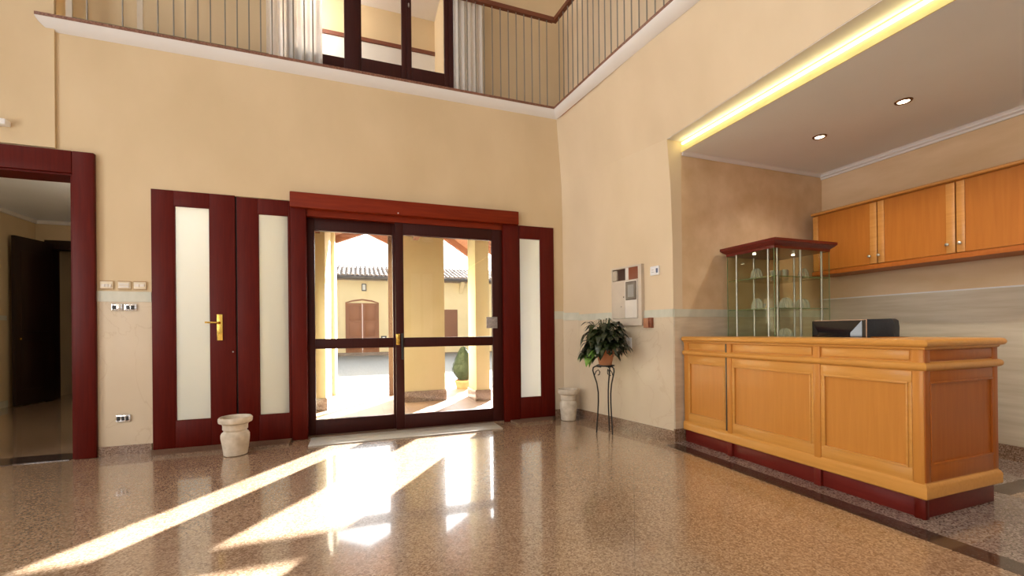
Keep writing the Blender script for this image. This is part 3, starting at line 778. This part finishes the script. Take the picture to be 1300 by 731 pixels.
# plinth
cb('plinth', 'plinth', (CX + .012, CX + .05, CY0 + .012, CY1, 0, .12), (CX + .012, CXE - .015, CY0 + .012, CY0 + .05, 0, .12), (CXE - .05, CXE - .015, CY0 + .05, CY0 + .70, 0, .12))
# carcass behind the panels
cb('carcass', 'beech_red_shaded', (CX + .022, CX + .05, CY0 + .03, CY1, .12, .965), (CX + .03, CXE - .02, CY0 + .022, CY0 + .05, .12, .965), (CX + .05, CX + .42, CY1 - .03, CY1, .02, .965), bev=0)
# mouldings: base, mid torus, top
def run(prof, name, mt_front, mt_end):
    """profile (out, z) swept along the front (facing -X) and round the end (facing -Y)"""
    rows = []
    f = MB()
    rr = [[], [], [], []]
    for (o, z) in prof:
        rr[0].append((CX - o, CY1, z)); rr[1].append((CX - o, CY0 - o, z)); rr[2].append((CXE + min(o, .02), CY0 - o, z)); rr[3].append((CXE + min(o, .02), CY0 + .70, z))
    n = len(prof)
    for i in range(3):
        f.loft([rr[i], rr[i + 1]], False)
    return f.build(name, mt_front, ct, O)
def torus(zc, h, out, base):
    pts = [(base, zc - h / 2)]
    for k in range(9):
        a = -PI / 2 + PI * k / 8
        pts.append((base + (out - base) * math.cos(a), zc + h / 2 * math.sin(a)))
    pts.append((base, zc + h / 2)); return pts
run([(-.03, .115), (.010, .115), (.016, .122), (.016, .178), (.010, .192), (.002, .200), (.002, .207), (-.03, .207)], 'base_moulding', 'beech_y', 'beech_x')
run([(-.03, .828), (.0, .828)] + torus(.855, .046, .024, .002) + [(.0, .882), (-.03, .882)], 'mid_moulding', 'beech_y', 'beech_x')
run([(-.03, .950), (.004, .950), (.010, .956), (.010, .964), (-.03, .964)], 'top_bead', 'beech_y', 'beech_x')
# countertop: deep ledge with rounded nose, return over the end
def top_part():
    m = MB(); prof = torus(.986, .044, .034, .012)
    pr = [p for p in prof]
    rows = []
    path = [(CX, CY1, (-1, 0)), (CX, CY0, (-1, -1)), (CXE, CY0, (1, -1)), (CXE, CY0 + .70, (1, 0))]
    for (x, y, d) in path:
        rows.append([(x + d[0] * o, y + d[1] * o, z) for o, z in pr])
    for i in range(3): m.loft([rows[i], rows[i + 1]])
    m.box(CX - .013, CX + .36, CY0 - .013, CY1, .964, 1.008)
    m.box(CX + .36, CXE + .013, CY0 - .013, CY0 + .40, .964, 1.008)
    return m
top_part().build('countertop', 'beech_y', ct, O)
# pilasters and panels of the front
pil = [(CY1 - .055, CY1), (2.772, 2.822), (2.036, 2.084), (CY0, CY0 + .055)]
for i, (a, b) in enumerate(pil):
    out = .010 if i in (1, 2) else .004
    pz = cb('pilaster', 'beech', (CX - out, CX + .03, a, b, .116, .952), bev=.006)
    if i in (1, 2):
        o_ = boxes((CX - .014, CX + .02, a, b, .0, .1155), bev=.004).build('foot', 'plinth', pz)
        o_.location = (-O[0], -O[1], -O[2])
o_ = boxes((CX - .006, CX + .028, CY0 - .004, CY0 + .05, .0, .114), bev=.004).build('plinth_block', 'mahogany', ct, O)
cb('shadow_gap', 'very_dark', (CX - .011, CX + .01, 2.818, 2.832, .21, .95), bev=0)
bays = [(2.832, CY1 - .055), (2.084, 2.772), (CY0 + .055, 2.036)]
for (a, b) in bays:
    fp = cb('front_panel', 'beech', (CX + .004, CX + .022, a, b, .205, .955), bev=0)
    def sub(nm, mt, *bs, bev=.002):
        q = boxes(*bs, bev=bev).build(nm, mt, fp); q.location = (-O[0], -O[1], -O[2]); return q
    sub('frieze', 'beech_y', (CX - .002, CX + .01, a + .012, b - .012, .892, .944))
    sw = .018
    sub('panel_frame', 'beech_y', (CX - .004, CX + .01, a, b, .762, .828), (CX - .004, CX + .01, a, b, .207, .275), (CX - .004, CX + .01, a, a + sw, .275, .762), (CX - .004, CX + .01, b - sw, b, .275, .762))
    g = MB()
    for bx in ((a + sw, b - sw, .752, .766), (a + sw, b - sw, .271, .285), (a + sw, a + sw + .011, .285, .752), (b - sw - .011, b - sw, .285, .752)):
        g.box(CX - .009, CX + .006, bx[0], bx[1], bx[2], bx[3], bev=.003)
    q = g.build('panel_bead', 'beech_y', fp); q.location = (-O[0], -O[1], -O[2])
# end panel
ep = cb('end_panel', 'beech_red_shaded', (CX + .03, CXE, CY0 + .004, CY0 + .022, .205, .955), bev=0)
def sub(nm, mt, *bs, bev=.002):
    q = boxes(*bs, bev=bev).build(nm, mt, ep); q.location = (-O[0], -O[1], -O[2]); return q
sub('frieze', 'beech_red_shaded', (CX + .05, CXE - .06, CY0 - .003, CY0 + .01, .892, .944))
sub('panel_frame', 'beech_red_shaded', (CX + .05, CXE - .055, CY0 - .004, CY0 + .01, .765, .828), (CX + .05, CXE - .055, CY0 - .004, CY0 + .01, .207, .30), (CX + .0005, CX + .05, CY0 - .004, CY0 + .01, .207, .95), (CXE - .055, CXE, CY0 - .004, CY0 + .01, .207, .95))
sub('panel_bead', 'beech_red_shaded', (CX + .05, CXE - .055, CY0 - .007, CY0 + .006, .757, .769), (CX + .05, CXE - .055, CY0 - .007, CY0 + .006, .297, .309), (CX + .05, CX + .060, CY0 - .007, CY0 + .006, .309, .757), (CXE - .065, CXE - .055, CY0 - .007, CY0 + .006, .309, .757))
cb('return_panel', 'beech_red_shaded', (CXE - .02, CXE, CY0 + .022, CY0 + .68, .12, .965), bev=0)
cb('work_surface', 'beech_x', (CX + .05, CXE + .02, CY0 + .70, 2.70, .71, .74), (CX + .05, 3.40, 2.70, CY1, .71, .74))
cb('work_support', 'beech_red_shaded', (CX + .06, 3.38, CY1 - .06, CY1 - .03, 0, .71), (CX + .06, CXE - .05, CY0 + .64, CY0 + .70, 0, .71), bev=0)

# things behind the counter
mo = thing('computer_monitor', 'glossy black flat monitor showing its back over the counter', 'monitor', (3.55, 2.30, .74))
O = (3.55, 2.30, .74)
MB().lathe([(.001, .0), (.10, 0), (.105, .006), (.10, .014), (.03, .02), (.001, .02)], (0, 0, 0), 28).build('stand_base', 'black_gloss', mo)
boxes((.0, .035, -.03, .03, .015, .16), bev=.006).build('stand_neck', 'black_gloss', mo)
sc = MB()
# tapering shell, back towards the hall
rows = []
for (x, wy, z0, z1) in ((-.045, .12, .13, .30), (-.02, .185, .085, .392), (.005, .19, .07, .396), (.018, .19, .07, .396)):
    rows.append([(x, -wy, z0), (x, wy, z0), (x, wy, z1), (x, -wy, z1)])
sc.loft(rows, True, True)
sc.build('shell', 'black_gloss', mo, ang=.3)
boxes((.0165, .024, -.194, .194, .066, .400), bev=.003).build('bezel', 'beige_plastic', mo)
boxes((.024, .026, -.175, .175, .085, .382)).build('screen', 'black_gloss', mo)
oc = thing('office_chair', 'black leather office chair behind the counter, only its top edge showing', 'chair', (4.17, 2.30, 0), math.radians(0))
MB().lathe([(.028, .06), (.028, .42)], (0, 0, 0), 16).build('column', 'steel', oc)
for k in range(5):
    a = 2 * PI * k / 5 + .3
    l = MB().tube([(0, 0, .085), (.12 * math.cos(a), .12 * math.sin(a), .075), (.17 * math.cos(a), .17 * math.sin(a), .06)], [.026, .02, .014], 8).build('leg', 'grille', oc)
    cw = MB(); cw.tube([(.17 * math.cos(a) - .012 * math.sin(a), .17 * math.sin(a) + .012 * math.cos(a), .028), (.17 * math.cos(a) + .012 * math.sin(a), .17 * math.sin(a) - .012 * math.cos(a), .028)], .028, 14); cw.build('caster', 'grille', l)
boxes((-.20, .22, -.205, .205, .42, .52), bev=.04).build('seat', 'black_leather', oc)
bk = MB()
rows = []
for z, w, x in ((.55, .20, .245), (.70, .22, .26), (.90, .225, .27), (1.08, .222, .285), (1.135, .213, .29), (1.152, .19, .292)):
    rows.append([(x - .035, -w, z), (x - .045, 0, z), (x - .035, w, z), (x + .035, w, z), (x + .04, 0, z), (x + .035, -w, z)])
bk.loft(rows, True, True)
bk.build('backrest', 'black_leather', oc, ang=1.2)
boxes((.20, .32, -.03, .03, .44, .60), bev=.01).build('back_bracket', 'grille', oc)
oc.location = (4.015, 2.53, 0)

# ------------------------------------------------------------------ display case
DX0, DX1, DY0, DY1 = 3.46, 4.165, 2.765, 3.275
dc = thing('display_case', 'glass display case with dark red wooden cap in the alcove corner', 'display case', (DX0, DY0, 0))
O = (DX0, DY0, 0)
def dpart(nm, mt, mb, par=None, ang=.65):
    o = mb.build(nm, mt, par or dc, O, ang=ang); return o
dpart('base', 'cap', boxes((DX0 - .02, DX1 + .02, DY0 - .02, DY1 + .02, .0, .10), (DX0 - .005, DX1 + .005, DY0 - .005, DY1 + .005, .10, .125), bev=.005))
cap = MB()
prof = [(-.02, 1.790), (.004, 1.790), (.006, 1.812), (.020, 1.824), (.036, 1.838), (.040, 1.846), (.046, 1.848), (.046, 1.872), (-.02, 1.872)]
rows = []
for (o, z) in prof: rows.append([(DX0 - o, DY0 - o, z), (DX1 + o, DY0 - o, z), (DX1 + o, DY1 + o, z), (DX0 - o, DY1 + o, z)])
cap.loft(rows, True, True)
dpart('cap', 'cap', cap)
for (x, y) in ((3.80, DY0 + .012), (4.075, DY0 + .012), (DX0 + .012, 3.175), (DX0 + .012, 2.835), (DX0 + .05, DY0 + .012), (3.80, DY1 - .012), (DX1 - .012, 3.1)):
    dpart('post', 'steel', MB().tube([(x, y, .125), (x, y, 1.79)], .0095, 10))
dpart('back_panel', 'glass_green', boxes((DX0, DX1, DY1 - .006, DY1, .125, 1.79)))
dpart('front_pane', 'glass_green', boxes((DX0 + .0, DX1, DY0, DY0 + .006, .125, 1.79)))
dpart('side_pane', 'glass_green', boxes((DX0, DX0 + .006, DY0 + .006, DY1 - .006, .125, 1.79)))
dpart('side_pane', 'glass_green', boxes((DX1 - .006, DX1, DY0 + .006, DY1 - .006, .125, 1.79)))
dpart('glass_edge', 'glass_edge', boxes((DX0 - .001, DX0 + .004, DY1 - .004, DY1 + .001, .125, 1.79), (DX1 - .003, DX1 + .001, DY0 - .001, DY0 + .004, .125, 1.79), (DX0 - .001, DX0 + .004, DY0 - .001, DY0 + .004, .125, 1.79), (DX1 - .003, DX1 + .001, DY1 - .004, DY1 + .001, .125, 1.79)))
SH = (1.548, 1.262, .98, .70, .42)
for z in SH:
    s = dpart('shelf', 'glass_green', boxes((DX0 + .01, DX1 - .01, DY0 + .01, DY1 - .01, z - .007, z)))
    q = boxes((DX0 + .008, DX1 - .008, DY0 + .007, DY0 + .010, z - .007, z), (DX0 + .007, DX0 + .010, DY0 + .008, DY1 - .008, z - .007, z)).build('shelf_edge', 'glass_edge', s); q.location = (-O[0], -O[1], 0)
for (x, y) in ((3.56, 3.05), (3.98, 2.98)):
    dpart('puck_light', 'bulb', MB().lathe([(.001, 0), (.013, 0), (.013, .006), (.001, .006)], (x, y, 1.783), 16))
# crystal pieces
def crystal_mesh(w, h):
    m = MB(); rows = []
    seg = 48
    for k in range(9):
        t = k / 8
        r = w * math.cos(t * PI / 2) ** .7 if k < 8 else .004
        z = h * math.sin(t * PI / 2)
        rows.append([(r * (1 + .16 * math.cos(a * 10 + t * 3)) * math.cos(a), .7 * r * (1 + .16 * math.cos(a * 10 + t * 3)) * math.sin(a), max(z + (0 if k == 0 else .012 * h * math.cos(a * 12)), 0)) for a in [2 * PI * j / seg for j in range(seg)]])
    return m.loft(rows, True, True)
cr = crystal_mesh(.062, .105).build('crystal_ornament', 'crystal', smooth=False)
spots = [((3.60, 3.06, SH[0]), 1.0, 'cut crystal dome alone on the top glass shelf, on its left'),
         ((4.05, 2.93, SH[0]), 1.0, 'cut crystal dome on the top glass shelf beside the tumblers'),
         ((3.59, 3.05, SH[1]), 1.0, 'cut crystal dome on the second glass shelf, towards the side wall'),
         ((3.80, 2.92, SH[1]), 1.0, 'cut crystal dome in the middle of the second glass shelf'),
         ((4.03, 2.93, SH[1]), .95, 'cut crystal dome on the second glass shelf nearest the wall cabinets'),
         ((3.80, 2.93, SH[2]), .95, 'single cut crystal dome on the low shelf just above the counter')]
for i, (loc, s, lb) in enumerate(spots):
    o = cr if i == 0 else cr.copy()
    if i: COL.objects.link(o)
    o.location = loc; o.scale = (s, s, s); o.rotation_euler = (0, 0, .4 * i + .2)
    tag(o, lb, 'crystal ornament', 'cut crystal pieces in the display case')
tb = MB().lathe([(.001, 0), (.020, 0), (.027, .10), (.0255, .10), (.019, .008), (.001, .008)], (0, 0, 0), 16).build('glass_tumbler', 'crystal')
for i, (x, y) in enumerate([(3.86, 3.10), (3.925, 3.09), (3.92, 3.02), (3.985, 3.06)]):
    o = tb if i == 0 else tb.copy()
    if i: COL.objects.link(o)
    o.location = (x, y, SH[0])
    tag(o, 'tall clear tumbler in the row on the top glass shelf', 'glass', 'tumblers on the top shelf of the display case')
rd = MB().lathe([(.001, 0), (.03, 0), (.045, .03), (.05, .055), (.046, .055), (.04, .03), (.001, .01)], (0, 0, 0), 20).build('crystal_bowl', 'crystal')
for i, (x, y, z, lb) in enumerate([(3.685, 3.10, SH[1], 'small crystal bowl behind the domes on the second glass shelf, left'), (3.93, 3.08, SH[1], 'small crystal bowl behind the domes on the second glass shelf, right')]):
    o = rd if i == 0 else rd.copy()
    if i: COL.objects.link(o)
    o.location = (x, y, z); tag(o, lb, 'bowl', 'crystal bowls in the display case')

# ------------------------------------------------------------------ wall cabinets
CF = 4.62
units = [(2.632, 3.235, [2.69], 'first wall cabinet from the corner above the display case, one knob'),
         (2.068, 2.628, [2.612, 2.115], 'second wall cabinet from the corner, amber door with a knob on each side'),
         (1.30, 2.064, [2.035], 'third wall cabinet from the corner, amber door with one knob'),
         (.55, 1.296, [1.33], 'fourth wall cabinet from the corner, beside the third')]
for (a, b, knobs, lb) in units[:3]:
    t = thing('wall_cabinet', lb, 'cabinet', (CF, a, 1.655), group='amber wall cabinets in the alcove')
    O = (CF, a, 1.655)
    boxes((CF + .022, 4.937, a, b, 1.675, 2.275)).build('body', 'cabinet', t, O)
    d = boxes((CF + .008, CF + .022, a + .002, b - .002, 1.685, 2.262), bev=0).build('door', 'cabinet', t, O)
    sl_, sr_ = (.055 if len(knobs) > 1 or a < 2.2 else .06), .055
    for (y0, y1) in ((a + .002, a + .06), (b - .055, b - .002)):
        q = boxes((CF, CF + .012, y0, y1, 1.685, 2.262), bev=.003).build('stile', 'cabinet_y', d); q.location = (-O[0], -O[1], -O[2])
    for k in knobs:
        kn = MB().tube([(CF + .002, k, 1.757), (CF - .010, k, 1.757), (CF - .014, k, 1.757), (CF - .024, k, 1.757), (CF - .028, k, 1.757)], [.006, .006, .012, .013, .007], 12).build('knob', 'steel', d)
        kn.location = (-O[0], -O[1], -O[2])
cm = MB().prism([(CF + .06, 2.275), (CF - .004, 2.275), (CF - .014, 2.283), (CF - .016, 2.297), (CF - .006, 2.305), (CF + .06, 2.305), (4.936, 2.305), (4.936, 2.275)], 'Y', 1.30, 3.245)
single(cm, 'cabinet_cornice', 'cabinet_y', 'lighter wooden cornice running along the top of the wall cabinets', 'moulding', loc=(CF, 2.27, 2.275))
cm = MB().prism([(CF - .004, 1.635), (CF - .006, 1.655), (CF - .002, 1.675), (4.936, 1.675), (4.936, 1.635)], 'Y', 1.30, 3.245)
single(cm, 'cabinet_light_rail', 'beech_red_shaded', 'reddish wooden board running along the underside of the wall cabinets', 'board', loc=(CF, 2.27, 1.635))

# ------------------------------------------------------------------ alcove lights
for i, (x, y, lb) in enumerate([(3.93, 2.68, 'recessed spotlight nearer the display case corner'), (3.93, 2.05, 'recessed spotlight second from the alcove corner'), (3.93, 1.42, 'recessed spotlight third from the corner'), (3.93, .80, 'recessed spotlight fourth from the corner')][:2]):
    t = thing('recessed_spotlight', lb + ' in the alcove ceiling', 'ceiling light', (x, y, 2.80), group='recessed spotlights in the alcove ceiling')
    MB().lathe([(.036, -.002), (.040, -.010), (.052, -.008), (.056, 0), (.036, 0)], (0, 0, 0), 32, False).build('ring', 'bronze', t)
    MB().lathe([(.001, -.004), (.036, -.004), (.036, .0), (.001, .0)], (0, 0, 0), 24).build('bulb', 'bulb', t)
for y in (2.68, 2.05, 1.3, .4):
    L = bpy.data.lights.new('spot_lamp', 'SPOT'); L.energy = 40; L.color = (1, .88, .72); L.spot_size = 2.1; L.spot_blend = .8; L.shadow_soft_size = .04
    o = bpy.data.objects.new('spot_lamp', L); COL.objects.link(o); o.location = (3.93, y, 2.785)
led = MB().box(2.962, 2.978, -1.95, 3.33, 2.866, 2.882)
single(led, 'led_strip', 'led', 'warm yellow light strip hidden along the edge of the alcove ceiling', 'light strip', loc=(2.965, .7, 2.885))
single(boxes((2.978, 2.986, -2, 3.358, 2.80, 2.90)), 'ceiling_fascia', 'fascia', 'pale yellow fascia along the front edge of the alcove ceiling, under the light strip', 'fascia', loc=(2.98, .7, 2.80))

# ------------------------------------------------------------------ outside: porch
struct(boxes((-.62, 4.0, 5.05, 8.25, -.10, -.004)).build('porch_floor', 'tile_out'))
struct(boxes((-60, 60, 8.25, 60, -.30, -.03), (-60, -5.2, -10, 8.25, -.30, -.03), (-3.6, -.62, 11.1, 11.2, -.3, -.03), (-2.05, -.62, 5.05, 8.25, -.30, -.03), (4.0, 60, 5.05, 8.25, -.3, -.03)).build('courtyard_ground', 'gravel'))
def pillar(name, x0, x1, y0, y1, pl_h, sides, z1=3.0):
    o = boxes((x0, x1, y0, y1, -.03, z1)).build(name, 'ext_yellow'); struct(o)
    if pl_h: boxes((x0 - .018, x1 + .018, y0 - .018, y1 + .018, -.03, pl_h)).build('plinth', 'granite_grey', o)
    return o
pillar('pillar_middle', .665, 1.30, 6.75, 7.30, .165, 4)
pillar('pillar_right', 1.735, 1.955, 6.47, 6.95, .165, 4)
o = boxes((-1.2, -.42, 6.52, 8.0, -.03, 3.0)).build('pillar_left', 'ext_yellow'); struct(o)
boxes((-1.22, -.405, 6.50, 6.60, -.03, .17)).build('plinth', 'granite_grey', o)
o = boxes((-1.2, -.36, 8.0, 8.72, -.03, 3.0)).build('pillar_left_outer', 'ext_yellow'); struct(o)
boxes((-.5, -.345, 8.60, 8.735, -.03, .13)).build('plinth', 'granite_grey', o)
struct(boxes((-.78, -.57, 5.05, 6.50, -.03, 3.0)).build('wall_sunblock_left', 'ext_yellow')); struct(boxes((2.45, 2.65, 5.05, 6.20, -.03, 3.0)).build('wall_sunblock_right', 'ext_yellow'))  # unseen side walls, added to keep sun off the frosted glass
single(boxes((.50, .57, 7.55, 7.62, -.004, 2.75), bev=.006), 'porch_post', 'post_wood', 'slim brown post standing outside behind the edge of the left sliding door', 'post', loc=(.535, 7.58, -.004))
# gable timbers and boards of the porch roof
def gable(pts, y0, y1, dz0, dz1):
    a = [(x, z + dz0) for x, z in pts]; b = [(x, z + dz1) for x, z in pts][::-1]
    return MB().prism(a + b, 'Y', y0, y1)
g1 = [(-.95, 2.46), (.17, 2.92), (.86, 2.61)]; g2 = [(.86, 2.61), (1.42, 3.03), (2.32, 2.44)]
prf = thing('porch_roof', 'wooden gabled porch roof with heavy timbers outside the sliding doors', 'porch roof', (.4, 8.4, 2.46))
O = (.4, 8.4, 2.46)
for g in (g1, g2):
    gable(g, 8.36, 8.46, 0, .13).build('gable_beam', 'timber', prf, O)
    gable(g, 5.06, 8.52, .13, .20).build('roof_boards', 'timber_y', prf, O)
gable([(1.35, 3.0), (2.32, 2.40)], 7.25, 7.33, 0, .11).build('gable_beam', 'timber', prf, O)
boxes((.82, .90, 5.06, 8.5, 2.50, 2.62)).build('valley_beam', 'timber_y', prf, O)
boxes((-.55, -.47, 6.4, 6.45, 2.45, 2.58)).build('beam_end', 'timber', prf, O)
single(MB().lathe([(.001, 0), (.001, .0)], (0, 0, 0), 3) if False else boxes((-.422, -.412, 7.1, 7.17, 1.35, 1.46), bev=.003), 'intercom_plate', 'white_plastic', 'small white plate on the yellow wall left outside the doors', 'plate', loc=(-.417, 7.13, 1.35))
# clipped bush in a pot
tp = thing('topiary_pot', 'clipped cone bush in a terracotta pot outside the right sliding door', 'potted bush', (1.90, 8.02, -.03))
MB().lathe([(.001, .0), (.125, 0), (.16, .14), (.17, .145), (.172, .185), (.155, .19), (.15, .165), (.001, .165)], (0, 0, 0), 32).build('pot', 'terracotta', tp)
random.seed(3)
bush = MB()
def prof_r(t): return .235 * (math.sin(min(1, (t + .06) * 1.9) * PI / 2) ** .8) * (1 - max(0, t - .28) / .74) ** .62 if t < 1 else 0
bush.lathe([(max(.004, prof_r(t) * .93), .17 + t * .64) for t in [k / 14 for k in range(15)]], (0, 0, 0), 28)
for i in range(2600):
    t = random.random() ** 1.15; a = random.uniform(0, 2 * PI); r = prof_r(t) * random.uniform(.93, 1.05)
    c = Vector((r * math.cos(a), r * math.sin(a), .17 + t * .645)); n = Vector((math.cos(a), math.sin(a), random.uniform(-.3, .9))).normalized()
    u = n.orthogonal().normalized(); u.rotate(Matrix.Rotation(random.uniform(0, 6.28), 3, n)); w = n.cross(u); s = random.uniform(.010, .018)
    bush.face([c - u * s, c + w * s * .5 + n * .006, c + u * s, c - w * s * .5 + n * .006])
bush.build('foliage', 'boxwood', tp, ang=3)

# ------------------------------------------------------------------ house across the courtyard
hs = thing('courtyard_house', 'long cream house with tiled roof across the gravel courtyard', 'house', (.25, 22, -.03))
O = (.25, 22, -.03)
m = MB()
for (l, r, a, b) in wall_cells(-14, 26, -.03, 3.62, [(-.53, 1.0, .1, 2.5), (3.9, 4.93, .75, 2.22)]): m.box(l, r, 22, 22.3, a, b)
m.prism([(-.53, 2.5), (-.2, 2.6), (.235, 2.66), (.67, 2.6), (1.0, 2.5), (1.0, 3.0), (-.53, 3.0)], 'Y', 21.999, 22.3)
m.build('wall', 'ext_cream', hs, O, smooth=False)
boxes((-14, 26, 21.75, 22, -.03, .02), (-3, 3, 21.85, 22, .02, .12)).build('step', 'granite_grey', hs, O)
boxes((-14, 26, 21.32, 21.48, 3.60, 3.74), bev=.03).build('gutter', 'gutter', hs, O)
boxes((-14, 26, 21.4, 22.0, 3.70, 3.74)).build('eave_board', 'gutter', hs, O)
m = MB().prism([(21.4, 3.74), (24.2, 4.55), (28, 3.6), (22, 3.6)], 'X', -14, 26)
m.build('roof', 'roof_tile', hs, O)
tl = MB()
for i in range(96):
    x = -9 + .215 * i
    for j in range(5):
        y0 = 21.36 + j * .60; y1 = y0 + .66
        z0 = 3.75 + (y0 - 21.4) * .289 + .035 + .0; z1 = 3.75 + (y1 - 21.4) * .289 + .01
        jit = random.uniform(-.012, .012)
        rows = [[(x + jit + .085 * math.cos(a), y, z + .07 * math.sin(a)) for a in [PI * k / 6 for k in range(7)]] for y, z in ((y0, z0), (y1, z1))]
        tl.loft(rows); tl.bm.faces.new([tl.bm.verts.new(p) for p in rows[0]])
tl.build('roof_tiles', 'roof_tile', hs, O, ang=.9)
dr = boxes((-.53, -.47, 21.95, 22.1, .1, 2.5), (.94, 1.0, 21.95, 22.1, .1, 2.5)); dr.prism([(-.53, 2.48), (-.2, 2.57), (.235, 2.63), (.67, 2.57), (1.0, 2.48), (1.0, 2.53), (.67, 2.64), (.235, 2.70), (-.2, 2.64), (-.53, 2.53)], 'Y', 21.95, 22.1)
drf = dr.build('door_frame', 'old_door', hs, O)
for (a, b) in ((-.47, .233), (.237, .94)):
    d = MB().prism([(a, .1), (b, .1), (b, 2.5 if b > .5 else 2.62), (a, 2.62 if a > .1 else 2.5)], 'Y', 22.04, 22.09)
    for (z0, z1) in ((.25, .80), (.92, 1.55), (1.67, 2.38)):
        d.box(a + .10, b - .10, 22.02, 22.06, z0, z1, bev=.015)
    d.build('door_leaf', 'old_door', hs, O)
ws = boxes((3.9, 4.93, 22.05, 22.1, .75, 2.22)).build('window_shutter', 'shutter', hs, O)
m = MB()
for k in range(14): m.box(3.95, 4.88, 22.03, 22.06, .80 + k * .1, .87 + k * .1)
q = m.build('slats', 'shutter', ws); q.location = (-O[0], -O[1], -O[2])
for x in (-6.5, -3.5, 5.11, 8.1, 11.1): MB().prism([(22, 3.60), (21.5, 3.60), (21.55, 3.48), (21.8, 3.30), (22, 3.05)], 'X', x - .09, x + .09).build('eave_bracket', 'ext_cream', hs, O)
lw = thing('wall_lantern', 'grey wall lamp above the double door of the house', 'lamp', (.32, 22, 3.1), group=None)
boxes((-.11, .11, -.12, 0, -.02, .34), bev=.03).build('housing', 'lamp_grey', lw); boxes((-.07, .07, -.15, -.12, .03, .29), bev=.02).build('diffuser', 'lamp_glass', lw)
hn = thing('door_plaque', 'dark square plaque with a pale letter right of the double door', 'plaque', (1.22, 22, .60))
boxes((-.13, .13, -.03, 0, 0, .30), bev=.01).build('plate', 'plaque', hn)
boxes((-.06, -.02, -.036, -.03, .06, .24), (-.02, .06, -.036, -.03, .20, .24), (-.02, .06, -.036, -.03, .12, .155), (.03, .06, -.036, -.03, .155, .20)).build('letter', 'white_plastic', hn)

# ------------------------------------------------------------------ light
az, el = math.radians(34), math.radians(18)
sd = Vector((math.sin(az) * math.cos(el), math.cos(az) * math.cos(el), math.sin(el)))     # towards the sun
S = bpy.data.lights.new('sun', 'SUN'); S.energy = 88; S.angle = math.radians(.9); S.color = (1, .975, .94)
so = bpy.data.objects.new('sun', S); COL.objects.link(so); so.location = (10, 20, 12)
so.rotation_euler = sd.to_track_quat('Z', 'Y').to_euler()
W = bpy.data.worlds.new('sky'); SC.world = W; W.use_nodes = True
nt = W.node_tree; nt.nodes.clear()
out = nt.nodes.new('ShaderNodeOutputWorld'); bg = nt.nodes.new('ShaderNodeBackground')
tc = nt.nodes.new('ShaderNodeTexCoord'); dot = nt.nodes.new('ShaderNodeVectorMath'); dot.operation = 'DOT_PRODUCT'
dot.inputs[1].default_value = sd
nt.links.new(tc.outputs['Generated'], dot.inputs[0])
mxm = nt.nodes.new('ShaderNodeMath'); mxm.operation = 'MAXIMUM'; mxm.inputs[1].default_value = 0; nt.links.new(dot.outputs['Value'], mxm.inputs[0])
pw = nt.nodes.new('ShaderNodeMath'); pw.operation = 'POWER'; pw.inputs[1].default_value = 5; nt.links.new(mxm.outputs[0], pw.inputs[0])
mul = nt.nodes.new('ShaderNodeMath'); mul.operation = 'MULTIPLY_ADD'; mul.inputs[1].default_value = 15.0; mul.inputs[2].default_value = 1.0; nt.links.new(pw.outputs[0], mul.inputs[0])
bg.inputs['Color'].default_value = (.93, .97, 1, 1)
nt.links.new(mul.outputs[0], bg.inputs['Strength']); nt.links.new(bg.outputs[0], out.inputs[0])

def area(name, loc, rot, sx, sy, e, col=(1, .985, .96)):
    L = bpy.data.lights.new(name, 'AREA'); L.shape = 'RECTANGLE'; L.size = sx; L.size_y = sy; L.energy = e; L.color = col
    o = bpy.data.objects.new(name, L); COL.objects.link(o); o.location = loc; o.rotation_euler = rot; return o
for (a, b) in WL:   # added fill lamps standing for daylight at the unseen left and rear windows
    area('window_fill', (-4.52, (a + b) / 2, 1.75), (0, -PI / 2, 0), 2.4, b - a - .1, 66)
    area('window_fill', (-4.52, (a + b) / 2, 5.2), (0, -PI / 2, 0), 1.9, b - a - .1, 38)
for (a, b) in WR:
    area('window_fill', ((a + b) / 2, -5.72, 1.85), (PI / 2, 0, 0), b - a - .1, 2.6, 3)
    area('window_fill', ((a + b) / 2, -5.72, 5.2), (PI / 2, 0, 0), b - a - .1, 1.9, 6)
def point(name, loc, e, col=(1, .85, .65), r=.15):
    L = bpy.data.lights.new(name, 'POINT'); L.energy = e; L.color = col; L.shadow_soft_size = r
    o = bpy.data.objects.new(name, L); COL.objects.link(o); o.location = loc; return o
point('side_room_fill', (-2.6, 6.6, 2.3), 24)  # hidden lamp added to brighten the side room
point('bay_fill', (-.9, 5.45, 4.9), 60, (1, .95, .88))  # unseen lamp added to make the bay bright

SC.view_settings.view_transform = 'Standard'; SC.view_settings.look = 'None'
SC.view_settings.exposure = 0; SC.view_settings.gamma = 1; SC.view_settings.use_curve_mapping = False
SC.cycles.max_bounces = 9; SC.cycles.diffuse_bounces = 5; SC.cycles.glossy_bounces = 4; SC.cycles.transparent_max_bounces = 24
SC.cycles.caustics_reflective = False; SC.cycles.caustics_refractive = False
SC.cycles.sample_clamp_indirect = 6
